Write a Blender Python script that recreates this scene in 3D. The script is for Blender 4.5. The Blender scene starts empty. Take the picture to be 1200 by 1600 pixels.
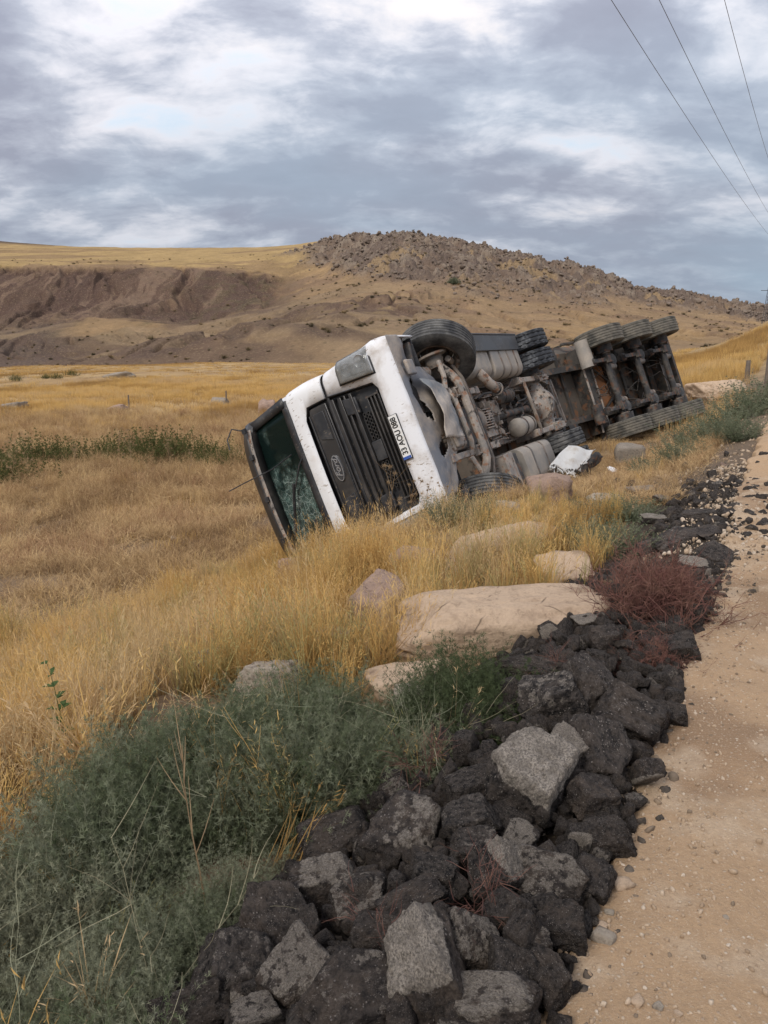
import bpy, bmesh, math, random
import numpy as np
from mathutils import Matrix, Vector
random.seed(7); RS = np.random.RandomState(11)
R = math.radians
sc = bpy.context.scene
col = sc.collection
# ------------------------------------------------------------------ camera, sky, sun
CZ = 1.6; PITCH = R(13.1); F = 1200.0
cam = bpy.data.objects.new('camera', bpy.data.cameras.new('camera')); col.objects.link(cam)
cam.location = (0, 0, CZ); cam.rotation_euler = (R(90) - PITCH, 0, 0)
cam.data.sensor_fit = 'VERTICAL'; cam.data.sensor_height = 24; cam.data.lens = 24 * F / 1600
cam.data.clip_start = 0.05; cam.data.clip_end = 6000
sc.camera = cam
sc.view_settings.view_transform = 'Standard'; sc.view_settings.look = 'None'
sc.view_settings.gamma = 1; sc.view_settings.use_curve_mapping = False
sc.view_settings.exposure = 0.68
SUN_EL, SUN_AZ = R(42), R(215)          # azimuth clockwise from +Y
wd = bpy.data.worlds.new('World'); sc.world = wd; wd.use_nodes = True
def build_world():
    nt = wd.node_tree; N = nt.nodes; L = nt.links
    for n in list(N): N.remove(n)
    out = N.new('ShaderNodeOutputWorld'); bg = N.new('ShaderNodeBackground'); bg.inputs[1].default_value = 0.1
    sky = N.new('ShaderNodeTexSky'); sky.sky_type = 'NISHITA'; sky.sun_disc = False
    sky.sun_elevation = SUN_EL; sky.sun_rotation = SUN_AZ; sky.air_density = 1.0; sky.dust_density = 1.5
    tc = N.new('ShaderNodeTexCoord'); sp = N.new('ShaderNodeSeparateXYZ'); L.new(tc.outputs['Generated'], sp.inputs[0])
    def M(op, a, b=None, clamp=False):
        m = N.new('ShaderNodeMath'); m.operation = op; m.use_clamp = clamp
        for i, v in enumerate((a, b)):
            if v is None: continue
            if isinstance(v, (int, float)): m.inputs[i].default_value = v
            else: L.new(v, m.inputs[i])
        return m.outputs[0]
    zz = M('MAXIMUM', sp.outputs[2], 0.0)
    den = M('ADD', zz, 0.30)
    u = M('DIVIDE', sp.outputs[0], den); v = M('DIVIDE', sp.outputs[1], den)
    cx = N.new('ShaderNodeCombineXYZ'); L.new(u, cx.inputs[0]); L.new(v, cx.inputs[1])
    def noise(scale, detail, rough, off, dist=0.0, sx=1.0, sy=1.0):
        mp = N.new('ShaderNodeMapping'); mp.inputs['Location'].default_value = off; mp.inputs['Scale'].default_value = (sx, sy, 1)
        L.new(cx.outputs[0], mp.inputs[0])
        n = N.new('ShaderNodeTexNoise'); n.inputs['Scale'].default_value = scale; n.inputs['Detail'].default_value = detail
        n.inputs['Roughness'].default_value = rough; n.inputs['Distortion'].default_value = dist
        L.new(mp.outputs[0], n.inputs['Vector']); return n.outputs['Fac']
    def ramp(x, stops, interp='EASE'):
        r = N.new('ShaderNodeValToRGB'); r.color_ramp.interpolation = interp
        e = r.color_ramp.elements
        while len(e) < len(stops): e.new(0.5)
        for q, (p, c) in zip(e, stops): q.position = p; q.color = (*c, 1)
        L.new(x, r.inputs[0]); return r.outputs[0]
    def mix(f, a, b, mode='MIX'):
        m = N.new('ShaderNodeMix'); m.data_type = 'RGBA'; m.blend_type = mode
        if isinstance(f, (int, float)): m.inputs[0].default_value = f
        else: L.new(f, m.inputs[0])
        for k, v in ((6, a), (7, b)):
            if isinstance(v, tuple): m.inputs[k].default_value = (*v, 1)
            else: L.new(v, m.inputs[k])
        return m.outputs[2]
    big = noise(0.62, 3, 0.45, (5.5, 9.7, 0), 0.3, 0.9, 1.0)
    med = noise(2.6, 9, 0.56, (9.3, 6.2, 0), 0.15, 0.95, 1.35)
    fine = noise(6.5, 8, 0.6, (1.2, 9.4, 0), 0.6, 0.95, 1.15)
    cov = M('ADD', M('ADD', M('MULTIPLY', big, 0.30), M('MULTIPLY', med, 0.54)), M('MULTIPLY', fine, 0.16))
    # thickness of the cloud sheet -> brightness; thin = cream/white edges, thick = lavender grey
    K = 10.0
    s = lambda r, g, b: (r * K, g * K, b * K)
    cloud = ramp(cov, [(0.38, s(.50, .53, .58)), (0.44, s(.50, .495, .53)), (0.475, s(.41, .42, .465)), (0.51, s(.29, .31, .365)), (0.56, s(.215, .23, .285)), (0.66, s(.185, .195, .245))], 'LINEAR')
    gap = ramp(cov, [(0.34, (1, 1, 1)), (0.455, (0, 0, 0))])
    skyc = mix(0.9, sky.outputs[0], s(.40, .48, .56))
    base = mix(gap, cloud, skyc)
    # teal thinning of the lower sheet near the horizon, warm patches
    low = M('SUBTRACT', 1.0, M('MULTIPLY', zz, 2.6, True), True)
    teal = noise(0.9, 4, 0.5, (12.0, 3.0, 0), 0.2, 0.6, 1.2)
    tf = M('MULTIPLY', ramp_fac(N, L, teal, 0.42, 0.60), M('MULTIPLY', low, 0.75))
    base = mix(tf, base, s(.245, .33, .41))
    warm = noise(1.1, 3, 0.5, (5.0, 15.0, 0), 0.2, 0.55, 1.4)
    wf = M('MULTIPLY', ramp_fac(N, L, warm, 0.54, 0.68), M('MULTIPLY', ramp_fac(N, L, M('SUBTRACT', 1.0, cov), 0.5, 0.62), 0.6))
    base = mix(wf, base, s(.58, .52, .455))
    hz = M('POWER', M('SUBTRACT', 1.0, M('MULTIPLY', zz, 4.5, True), True), 2.0)
    base = mix(M('MULTIPLY', hz, 0.7), base, s(.27, .345, .425))
    lum = M('MULTIPLY', M('ADD', M('MULTIPLY', zz, 1.5), 1.0), 0.82); lc = N.new('ShaderNodeCombineColor')
    for k in range(3): L.new(lum, lc.inputs[k])
    base = mix(1.0, base, lc.outputs[0], 'MULTIPLY')
    L.new(base, bg.inputs[0]); L.new(bg.outputs[0], out.inputs[0])
def ramp_fac(N, L, x, a, b):
    m = N.new('ShaderNodeMapRange'); m.interpolation_type = 'SMOOTHSTEP'
    m.inputs[1].default_value = a; m.inputs[2].default_value = b; L.new(x, m.inputs[0]); return m.outputs[0]
build_world()
sl = bpy.data.lights.new('sun', 'SUN'); sl.energy = 1.5; sl.angle = R(18); sl.color = (1, .93, .84)
so = bpy.data.objects.new('sun', sl); col.objects.link(so)
_d = Vector((math.sin(SUN_AZ) * math.cos(SUN_EL), math.cos(SUN_AZ) * math.cos(SUN_EL), math.sin(SUN_EL)))
so.rotation_euler = (-_d).to_track_quat('-Z', 'Y').to_euler(); so.location = (0, -20, 40)

# ------------------------------------------------------------------ numpy noise
def _h(i, j, k, s):
    n = (i * 374761393 + j * 668265263 + k * 2147483647 + s * 1442695041).astype(np.int64) & 0xffffffff
    n = ((n ^ (n >> 13)) * 1274126177) & 0xffffffff
    n = ((n ^ (n >> 15)) * 2246822519) & 0xffffffff
    return ((n ^ (n >> 16)) & 0xffffff) / float(0xffffff)
def vn(x, y, z=None, s=0):
    x = np.asarray(x, float); y = np.asarray(y, float); z = np.zeros_like(x) if z is None else np.asarray(z, float)
    i, j, k = np.floor(x).astype(np.int64), np.floor(y).astype(np.int64), np.floor(z).astype(np.int64)
    a, b, c = x - i, y - j, z - k
    a = a * a * (3 - 2 * a); b = b * b * (3 - 2 * b); c = c * c * (3 - 2 * c)
    r = 0
    for di in (0, 1):
        for dj in (0, 1):
            for dk in (0, 1):
                r = r + _h(i + di, j + dj, k + dk, s) * (a if di else 1 - a) * (b if dj else 1 - b) * (c if dk else 1 - c)
    return r
def fbm(x, y, z=None, o=4, s=0, g=0.5):
    r = 0; am = 1; t = 0; f = 1.0
    for q in range(o):
        r = r + am * vn(x * f + q * 17.3, y * f - q * 9.1, None if z is None else z * f, s + q); t += am; am *= g; f *= 2.03
    return r / t
def ss(x, a, b):
    t = np.clip((x - a) / (b - a), 0, 1); return t * t * (3 - 2 * t)

# ------------------------------------------------------------------ mesh helpers
def tag(o, label=None, cat=None, group=None, kind=None):
    if label: o['label'] = label
    if cat: o['category'] = cat
    if group: o['group'] = group
    if kind: o['kind'] = kind
    return o
def link(name, me, mat=None, parent=None):
    o = bpy.data.objects.new(name, me); col.objects.link(o)
    if mat is not None and me is not None and not me.materials: me.materials.append(mat)
    if parent is not None: o.parent = parent
    return o
def np_mesh(name, V, Fc, smooth=False, sharp=None):
    me = bpy.data.meshes.new(name)
    V = np.asarray(V, np.float32); Fc = np.asarray(Fc, np.int32); k = Fc.shape[1]
    me.vertices.add(len(V)); me.vertices.foreach_set('co', V.ravel())
    me.loops.add(Fc.size); me.loops.foreach_set('vertex_index', Fc.ravel())
    me.polygons.add(len(Fc)); me.polygons.foreach_set('loop_start', np.arange(0, Fc.size, k, dtype=np.int32))
    me.update(calc_edges=True)
    if smooth: me.polygons.foreach_set('use_smooth', np.ones(len(Fc), bool))
    if sharp: me.set_sharp_from_angle(angle=R(sharp))
    return me
def empty(name, loc=(0, 0, 0), mat=None):
    o = bpy.data.objects.new(name, None); col.objects.link(o); o.empty_display_size = .2
    if mat is not None: o.matrix_world = mat
    else: o.location = loc
    return o
class MB:
    def __init__(s): s.v = []; s.f = []
    def add(s, V, Fs):
        n = len(s.v); s.v += [tuple(map(float, p)) for p in V]; s.f += [tuple(n + i for i in q) for q in Fs]; return s
    def box(s, c, d, rot=None):
        V = []
        for x in (-.5, .5):
            for y in (-.5, .5):
                for z in (-.5, .5):
                    p = Vector((x * d[0], y * d[1], z * d[2]))
                    if rot is not None: p = rot @ p
                    V.append(Vector(c) + p)
        return s.add(V, [(0, 1, 3, 2), (4, 6, 7, 5), (0, 4, 5, 1), (2, 3, 7, 6), (0, 2, 6, 4), (1, 5, 7, 3)])
    def tube(s, P, r, n=8, cap=True):
        P = [Vector(p) for p in P]; rr = r if isinstance(r, (list, tuple)) else [r] * len(P)
        V = []; prev = None
        for i, p in enumerate(P):
            d = (P[min(i + 1, len(P) - 1)] - P[max(i - 1, 0)]).normalized()
            if prev is None:
                a = d.orthogonal().normalized()
            else:
                a = (prev - d * prev.dot(d)).normalized()
            prev = a; b = d.cross(a)
            for k in range(n):
                t = 2 * math.pi * k / n; V.append(p + (a * math.cos(t) + b * math.sin(t)) * rr[i])
        Fs = [(i * n + k, i * n + (k + 1) % n, (i + 1) * n + (k + 1) % n, (i + 1) * n + k) for i in range(len(P) - 1) for k in range(n)]
        if cap: Fs += [tuple(range(n))[::-1], tuple((len(P) - 1) * n + k for k in range(n))]
        return s.add(V, Fs)
    def lathe(s, prof, c, axis='x', n=32, mod=None, close=False):
        # prof: list of (a along axis, radius)
        V = []; m = len(prof)
        for k in range(n):
            t = 2 * math.pi * k / n
            for q, (a, r) in enumerate(prof):
                if mod: r = mod(q, k, r)
                u, w = r * math.cos(t), r * math.sin(t)
                p = {'x': (a, u, w), 'y': (u, a, w), 'z': (u, w, a)}[axis]
                V.append((c[0] + p[0], c[1] + p[1], c[2] + p[2]))
        Fs = []
        mm = m if close else m - 1
        for k in range(n):
            for q in range(mm):
                Fs.append((k * m + q, k * m + (q + 1) % m, ((k + 1) % n) * m + (q + 1) % m, ((k + 1) % n) * m + q))
        return s.add(V, Fs)
    def prism(s, poly, y0, y1, ax=1):
        # poly in the two other axes, extruded along ax
        V = []
        for y in (y0, y1):
            for a, b in poly: V.append({1: (a, y, b), 0: (y, a, b), 2: (a, b, y)}[ax])
        n = len(poly)
        return s.add(V, [tuple(range(n)), tuple(range(2 * n - 1, n - 1, -1))] + [(i, i + n, (i + 1) % n + n, (i + 1) % n) for i in range(n)])
    def grid(s, P):
        P = np.asarray(P); a, b = P.shape[:2]
        return s.add(P.reshape(-1, 3), [(i * b + j, i * b + j + 1, (i + 1) * b + j + 1, (i + 1) * b + j) for i in range(a - 1) for j in range(b - 1)])
    def build(s, name, mat, parent=None, bev=0, smooth=True, ang=35, solid=0, kind=None, label=None):
        me = bpy.data.meshes.new(name); me.from_pydata(s.v, [], s.f); me.update()
        bm = bmesh.new(); bm.from_mesh(me); bmesh.ops.recalc_face_normals(bm, faces=bm.faces); bm.to_mesh(me); bm.free()
        if smooth:
            me.polygons.foreach_set('use_smooth', np.ones(len(me.polygons), bool)); me.set_sharp_from_angle(angle=R(ang))
        o = link(name, me, mat, parent)
        if solid:
            m = o.modifiers.new('solid', 'SOLIDIFY'); m.thickness = solid; m.offset = 0
        if bev:
            m = o.modifiers.new('bevel', 'BEVEL'); m.width = bev; m.segments = 2; m.limit_method = 'ANGLE'; m.angle_limit = R(40)
        if kind: o['kind'] = kind
        if label: o['label'] = label
        return o

# ------------------------------------------------------------------ materials
class NT:
    def __init__(s, name):
        s.m = bpy.data.materials.new(name); s.m.use_nodes = True; s.t = s.m.node_tree; s.N = s.t.nodes; s.L = s.t.links
        s.p = s.N['Principled BSDF']; s.out = s.N['Material Output']; s.tc = s.N.new('ShaderNodeTexCoord'); s.geo = s.N.new('ShaderNodeNewGeometry')
    def c(s, v, i):
        if hasattr(v, 'links') or isinstance(v, bpy.types.NodeSocket): s.L.new(v, i)
        elif isinstance(v, tuple) and len(v) == 3 and i.type == 'RGBA': i.default_value = (*v, 1)
        else: i.default_value = v
    def noise(s, sc_, det=5, rough=.55, vec=None, dist=0, out='Fac'):
        n = s.N.new('ShaderNodeTexNoise'); n.inputs['Scale'].default_value = sc_; n.inputs['Detail'].default_value = det
        n.inputs['Roughness'].default_value = rough; n.inputs['Distortion'].default_value = dist
        s.L.new(vec if vec is not None else s.tc.outputs['Object'], n.inputs['Vector']); return n.outputs[out]
    def vor(s, sc_, vec=None, feat='F1', out='Distance', rnd=1):
        n = s.N.new('ShaderNodeTexVoronoi'); n.feature = feat; n.inputs['Scale'].default_value = sc_; n.inputs['Randomness'].default_value = rnd
        s.L.new(vec if vec is not None else s.tc.outputs['Object'], n.inputs['Vector']); return n.outputs[out]
    def mr(s, x, a, b, c=0, d=1):
        m = s.N.new('ShaderNodeMapRange'); m.inputs[1].default_value = a; m.inputs[2].default_value = b
        m.inputs[3].default_value = c; m.inputs[4].default_value = d; s.c(x, m.inputs[0]); return m.outputs[0]
    def math(s, op, a, b=0.0):
        m = s.N.new('ShaderNodeMath'); m.operation = op; s.c(a, m.inputs[0]); s.c(b, m.inputs[1]); return m.outputs[0]
    def mix(s, f, a, b, mode='MIX'):
        m = s.N.new('ShaderNodeMix'); m.data_type = 'RGBA'; m.blend_type = mode
        s.c(f, m.inputs[0]); s.c(a, m.inputs[6]); s.c(b, m.inputs[7]); return m.outputs[2]
    def attr(s, name, typ='GEOMETRY', out='Color'):
        a = s.N.new('ShaderNodeAttribute'); a.attribute_name = name; a.attribute_type = typ; return a.outputs[out]
    def bump(s, h, strength=.3, dist=.01):
        b = s.N.new('ShaderNodeBump'); b.inputs['Strength'].default_value = strength; b.inputs['Distance'].default_value = dist
        s.c(h, b.inputs['Height']); s.L.new(b.outputs[0], s.p.inputs['Normal'])
    def fin(s, colr, rough=.8, metal=0, spec=.3):
        s.c(colr, s.p.inputs['Base Color']); s.c(rough, s.p.inputs['Roughness']); s.p.inputs['Metallic'].default_value = metal
        s.p.inputs['Specular IOR Level'].default_value = spec; return s.m
def dusty(name, base, dust, amt=(.45, .65), scale=3, rough=.6, metal=0, rust=None, spec=.3, bump=.25, drough=.9):
    n = NT(name)
    f = n.mr(n.noise(scale, 8, .62), amt[0], amt[1]); f2 = n.mr(n.noise(scale * 9, 4, .6), .35, .7, .6, 1)
    f = n.math('MULTIPLY', f, f2)
    c = n.mix(f, base, dust)
    if rust: c = n.mix(n.mr(n.noise(scale * 2.3, 5), .54, .62, 0, .85), c, rust); c = n.mix(n.mr(n.noise(scale * 1.4, 6, .65), .56, .64, 0, .85), c, (.018, .016, .015))
    n.bump(n.noise(scale * 22, 4, .6), bump, .006)
    return n.fin(c, n.mr(f, 0, 1, rough, drough), metal, spec)
DUST = (.34, .275, .215)
M = {}
M['white'] = dusty('white_paint', (.74, .745, .75), (.50, .43, .35), (.50, .80), 1.6, .32, 0, None, .5, .04, .7)
M['white_low'] = dusty('white_paint_scuffed', (.70, .70, .71), (.38, .32, .26), (.45, .72), 3.0, .4, 0, None, .45, .10, .8)
M['valance'] = dusty('dirty_grey_plastic', (.15, .155, .17), (.37, .315, .26), (.42, .60), 2.2, .5, 0, None, .3, .35)
M['flap'] = dusty('torn_grey_plastic', (.17, .18, .19), (.48, .41, .34), (.42, .58), 2.6, .5, 0, None, .3, .3)
M['black'] = dusty('black_plastic', (.022, .023, .026), (.09, .085, .08), (.45, .8), 3.5, .42, 0, None, .4, .1)
M['blackgloss'] = dusty('black_trim', (.03, .028, .027), (.11, .095, .08), (.5, .85), 3, .3, 0, None, .5, .05)
M['rubber'] = dusty('tyre_rubber', (.035, .036, .038), (.17, .165, .155), (.36, .66), 5, .75, 0, None, .2, .5)
M['rubber_drive'] = dusty('tyre_rubber_smeared', (.024, .026, .03), (.19, .2, .21), (.50, .66), 6, .6, 0, None, .3, .6)
M['rubber_trailer'] = dusty('tyre_rubber_dusty', (.06, .058, .052), (.21, .19, .155), (.36, .62), 4, .85, 0, None, .15, .5)
M['steel'] = dusty('dusty_steel', (.11, .10, .09), (.31, .25, .20), (.38, .60), 4, .55, .0, (.16, .085, .05), .35, .5)
M['steel_dark'] = dusty('grimy_steel', (.035, .034, .034), (.20, .17, .14), (.46, .70), 4, .6, 0, (.12, .06, .035), .3, .5)
M['steel_light'] = dusty('pale_dusty_steel', (.20, .185, .17), (.40, .335, .275), (.38, .60), 5, .6, 0, (.25, .13, .075), .3, .4)
M['tank'] = dusty('dusty_tank', (.22, .205, .185), (.40, .345, .285), (.34, .62), 2.5, .5, .15, None, .35, .2)
M['trailer'] = dusty('trailer_frame', (.035, .033, .03), (.13, .11, .09), (.42, .70), 3, .6, 0, (.13, .065, .035), .3, .4)
M['orange'] = dusty('orange_rust', (.36, .15, .06), (.26, .17, .11), (.45, .7), 3, .7, 0, None, .2, .3)
M['tub'] = dusty('tub_paint', (.085, .07, .055), (.13, .11, .09), (.42, .7), 2, .7, 0, (.19, .09, .045), .2, .3)
M['panel'] = dusty('scuffed_grey_panel', (.50, .50, .49), (.33, .28, .23), (.46, .66), 5, .5, 0, None, .3, .3)
M['plate'] = dusty('plate_white', (.72, .72, .70), (.5, .45, .38), (.5, .8), 9, .4, 0, None, .4, .02)
M['ink'] = dusty('plate_ink', (.02, .02, .02), (.1, .1, .1), (.6, .9), 9, .5)
M['eublue'] = dusty('plate_blue', (.03, .09, .36), (.2, .2, .25), (.55, .9), 9, .5)
M['chrome'] = dusty('badge_metal', (.45, .46, .48), (.4, .36, .3), (.5, .8), 9, .25, .8)
M['seat'] = dusty('cab_fabric', (.03, .03, .035), (.06, .055, .05), (.5, .8), 6, .9)
def spatter(m, colr=(.27, .215, .16)):
    nt = m.node_tree; N = nt.nodes; L = nt.links; p = N['Principled BSDF']; src = p.inputs['Base Color'].links[0].from_socket
    tc = N.new('ShaderNodeTexCoord'); a = N.new('ShaderNodeTexNoise'); a.inputs['Scale'].default_value = 38; a.inputs['Detail'].default_value = 3; b = N.new('ShaderNodeTexNoise'); b.inputs['Scale'].default_value = 2.6; b.inputs['Detail'].default_value = 4
    mp = N.new('ShaderNodeMapping'); mp.inputs['Scale'].default_value = (1, 1, .35); L.new(tc.outputs['Object'], mp.inputs[0]); L.new(mp.outputs[0], a.inputs['Vector']); L.new(tc.outputs['Object'], b.inputs['Vector'])
    r1 = N.new('ShaderNodeMapRange'); r1.inputs[1].default_value = .60; r1.inputs[2].default_value = .66; L.new(a.outputs['Fac'], r1.inputs[0]); r2 = N.new('ShaderNodeMapRange'); r2.inputs[1].default_value = .45; r2.inputs[2].default_value = .62; L.new(b.outputs['Fac'], r2.inputs[0])
    k = N.new('ShaderNodeMath'); k.operation = 'MULTIPLY'; L.new(r1.outputs[0], k.inputs[0]); L.new(r2.outputs[0], k.inputs[1]); mx = N.new('ShaderNodeMix'); mx.data_type = 'RGBA'; L.new(k.outputs[0], mx.inputs[0]); L.new(src, mx.inputs[6]); mx.inputs[7].default_value = (*colr, 1); L.new(mx.outputs[2], p.inputs['Base Color'])
for k_ in ('white', 'white_low', 'black', 'valance'): spatter(M[k_], (.27, .215, .16) if k_ != 'black' else (.14, .115, .09))
def mat_lamp():
    n = NT('lamp_glass'); c = n.mix(n.mr(n.noise(5, 4), .4, .65), (.42, .42, .41), (.24, .235, .22)); n.fin(c, .06, 0, .7)
    tr_ = n.N.new('ShaderNodeBsdfTransparent'); tr_.inputs[0].default_value = (.85, .86, .86, 1); mx = n.N.new('ShaderNodeMixShader'); n.L.new(n.mr(n.noise(7, 4), .35, .7, .18, .5), mx.inputs[0])
    n.L.new(tr_.outputs[0], mx.inputs[1]); n.L.new(n.p.outputs[0], mx.inputs[2]); n.L.new(mx.outputs[0], n.out.inputs[0]); return n.m
M['lamp'] = mat_lamp()
M['lamp_in'] = dusty('lamp_reflector', (.6, .6, .6), (.4, .38, .34), (.4, .7), 6, .2, .5)
def mat_windscreen():
    n = NT('cracked_windscreen'); ob = n.tc.outputs['Object']
    wob = n.N.new('ShaderNodeMix'); wob.data_type = 'RGBA'; wob.blend_type = 'LINEAR_LIGHT'; wob.inputs[0].default_value = .07
    n.L.new(ob, wob.inputs[6]); n.L.new(n.noise(5, 4, .6, None, 0, 'Color'), wob.inputs[7]); v = wob.outputs[2]
    def crack(s_, w): return n.mr(n.vor(s_, v, 'DISTANCE_TO_EDGE'), 0, w, 1, 0)
    sp = n.N.new('ShaderNodeSeparateXYZ'); n.L.new(ob, sp.inputs[0])
    dx = n.math('MULTIPLY', n.math('ADD', sp.outputs[0], .28), 1.0); dz = n.math('ADD', sp.outputs[2], -2.75)
    rad = n.math('SQRT', n.math('ADD', n.math('MULTIPLY', dx, dx), n.math('MULTIPLY', dz, dz)))
    near = n.mr(rad, .1, .95, 1, 0)
    zone = n.mr(n.math('ADD', n.noise(3, 4), n.math('MULTIPLY', near, .55)), .62, .85, 0, 1)
    cr = n.math('MAXIMUM', n.math('MULTIPLY', crack(22, .05), .6), n.math('MAXIMUM', crack(9, .03), n.math('MULTIPLY', crack(45, .09), .45)))
    cr = n.math('MULTIPLY', cr, zone)
    haze = n.math('MULTIPLY', zone, n.mr(n.noise(12, 5), .35, .75, .05, .45))
    c = n.mix(cr, n.mix(haze, (.02, .04, .038), (.15, .29, .25)), (.46, .54, .50))
    tr = n.N.new('ShaderNodeBsdfTransparent'); tr.inputs[0].default_value = (.45, .58, .53, 1)
    n.fin(c, n.mr(cr, 0, 1, .06, .6), 0, .5)
    mx = n.N.new('ShaderNodeMixShader'); f = n.math('MAXIMUM', n.math('ADD', n.math('MULTIPLY', haze, 1.4), .22), cr)
    n.L.new(f, mx.inputs[0]); n.L.new(tr.outputs[0], mx.inputs[1]); n.L.new(n.p.outputs[0], mx.inputs[2]); n.L.new(mx.outputs[0], n.out.inputs[0])
    return n.m
M['glass'] = mat_windscreen()
def mat_sideglass():
    n = NT('side_glass'); n.fin((.03, .04, .04), .05, 0, .6); n.p.inputs['Alpha'].default_value = .7; return n.m
M['sideglass'] = mat_sideglass()
def mat_asphalt(name, pale=(.46, .40, .335), dark=(.012, .0118, .0125)):
    n = NT(name); oi = n.N.new('ShaderNodeObjectInfo'); pa = n.attr('pale', 'GEOMETRY', 'Fac')
    rv = n.N.new('ShaderNodeVectorMath'); rv.operation = 'ADD'; n.L.new(n.tc.outputs['Object'], rv.inputs[0])
    cm = n.N.new('ShaderNodeCombineXYZ'); n.c(n.math('MULTIPLY', oi.outputs['Random'], 37.0), cm.inputs[0]); n.L.new(cm.outputs[0], rv.inputs[1]); V = rv.outputs[0]
    grain = n.noise(38, 4, .75, V)
    d = n.mix(n.mr(n.noise(9, 8, .72, V), .40, .57), dark, (.085, .072, .063))
    d = n.mix(n.mr(oi.outputs['Random'], 0, 1, 0, .45), d, (.06, .048, .042))
    d = n.mix(n.math('MULTIPLY', n.mr(n.noise(2.6, 6, .66, V), .47, .60), n.mr(oi.outputs['Random'], 0, 1, .1, .8)), d, n.mix(n.mr(n.noise(30, 3, .7, V), .35, .65), (.075, .058, .046), (.16, .125, .10)))
    p = n.mix(n.mr(grain, .36, .62), (pale[0] * .25, pale[1] * .25, pale[2] * .25), pale); p = n.mix(n.mr(n.noise(5, 4, .6, V), .4, .65, 0, .55), p, (.15, .13, .11))
    f = n.math('MULTIPLY', n.mr(n.math('ADD', n.math('MULTIPLY', pa, 1.0), n.math('MULTIPLY', n.math('SUBTRACT', n.noise(7, 7, .68, V), .5), 1.7)), .44, .58), 1.0)
    p = n.mix(n.mr(n.attr('tone', 'GEOMETRY', 'Fac'), 0, 1, .5, 0), p, (.08, .068, .06)); c = n.mix(f, d, p)
    # embedded aggregate stones
    vd = n.vor(24, V); vc = n.vor(24, V, 'F1', 'Color'); sx = n.N.new('ShaderNodeSeparateColor'); n.L.new(vc, sx.inputs[0])
    spk = n.math('MULTIPLY', n.mr(vd, .18, .34, 1, 0), n.mr(sx.outputs[0], .70, .78, 0, .9))
    spk2 = n.math('MULTIPLY', n.mr(n.vor(55, V), .22, .36, 1, 0), n.mr(n.noise(7, 3, .6, V), .48, .60, 0, .7))
    tone = n.mix(sx.outputs[1], (.34, .30, .26), (.17, .15, .14))
    c = n.mix(n.math('MAXIMUM', spk, spk2), c, tone)
    n.bump(n.math('ADD', n.math('ADD', n.math('MULTIPLY', n.noise(22, 7, .78, V), 1.0), n.math('MULTIPLY', n.mr(n.vor(16, V), 0, .6, 1, 0), .35)), n.math('MULTIPLY', spk, .15)), 1.0, .022)
    return n.fin(c, n.mr(f, 0, 1, .72, .95), 0, .12)
M['asphalt'] = mat_asphalt('broken_asphalt')
def mat_rock(name, a, b, cdark, sc_=4):
    n = NT(name); w = n.tc.outputs['Object']
    c = n.mix(n.mr(n.noise(sc_, 6, .6), .35, .65), a, b)
    c = n.mix(n.mr(n.noise(sc_ * 1.6, 7, .68), .54, .64, 0, .6), c, (b[0] * .62, b[1] * .6, b[2] * .58)); c = n.mix(n.mr(n.noise(sc_ * 5, 6, .7), .56, .68, 0, .8), c, cdark); c = n.mix(n.mr(n.vor(sc_ * 7), .0, .12, .5, 0), c, cdark)
    c = n.mix(n.mr(n.noise(sc_ * 14, 4, .6), .3, .7, 0, .35), c, (a[0] * .55, a[1] * .55, a[2] * .55))
    cr = n.mr(n.vor(sc_ * .9, None, 'DISTANCE_TO_EDGE'), 0, .02, 1, 0)
    c = n.mix(n.math('MULTIPLY', cr, n.mr(n.noise(sc_ * 1.3, 3), .5, .6)), c, (cdark[0] * .5, cdark[1] * .5, cdark[2] * .5))
    n.bump(n.noise(sc_ * 5, 9, .72), 1.0, .035)
    return n.fin(c, .92, 0, .15)
M['rock_tan'] = mat_rock('tan_limestone', (.56, .415, .29), (.48, .35, .245), (.26, .19, .13), 3)
M['rock_pale'] = mat_rock('pale_limestone', (.44, .375, .30), (.34, .28, .22), (.14, .12, .10), 5)
M['rock_pink'] = mat_rock('pinkish_stone', (.40, .28, .215), (.31, .22, .17), (.17, .12, .10), 5)
M['rock_grey'] = mat_rock('grey_stone', (.26, .225, .185), (.34, .29, .235), (.10, .095, .09), 6)
M['rock_hill'] = mat_rock('hill_stone', (.225, .175, .135), (.14, .105, .082), (.06, .045, .038), .5)
def mat_grass(name, cols, rough=.85, trans=.35, patch=.25):
    n = NT(name); t = n.attr('tint', 'INSTANCER', 'Fac'); h = n.attr('h', 'GEOMETRY', 'Fac')
    r = n.N.new('ShaderNodeValToRGB'); e = r.color_ramp.elements
    while len(e) < len(cols): e.new(.5)
    for i, (q, c) in enumerate(zip(e, cols)): q.position = i / (len(cols) - 1); q.color = (*c, 1)
    n.L.new(t, r.inputs[0])
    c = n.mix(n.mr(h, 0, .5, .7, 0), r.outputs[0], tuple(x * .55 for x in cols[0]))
    n.fin(c, rough, 0, .12)
    tl = n.N.new('ShaderNodeBsdfTranslucent'); n.c(c, tl.inputs[0]); mx = n.N.new('ShaderNodeMixShader'); mx.inputs[0].default_value = trans
    n.L.new(n.p.outputs[0], mx.inputs[1]); n.L.new(tl.outputs[0], mx.inputs[2]); n.L.new(mx.outputs[0], n.out.inputs[0])
    return n.m
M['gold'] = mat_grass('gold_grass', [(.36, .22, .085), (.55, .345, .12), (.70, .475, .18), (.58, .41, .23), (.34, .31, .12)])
M['straw'] = mat_grass('matted_straw', [(.25, .155, .08), (.46, .31, .155), (.64, .46, .24), (.34, .20, .11)], .9, .2)
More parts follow.
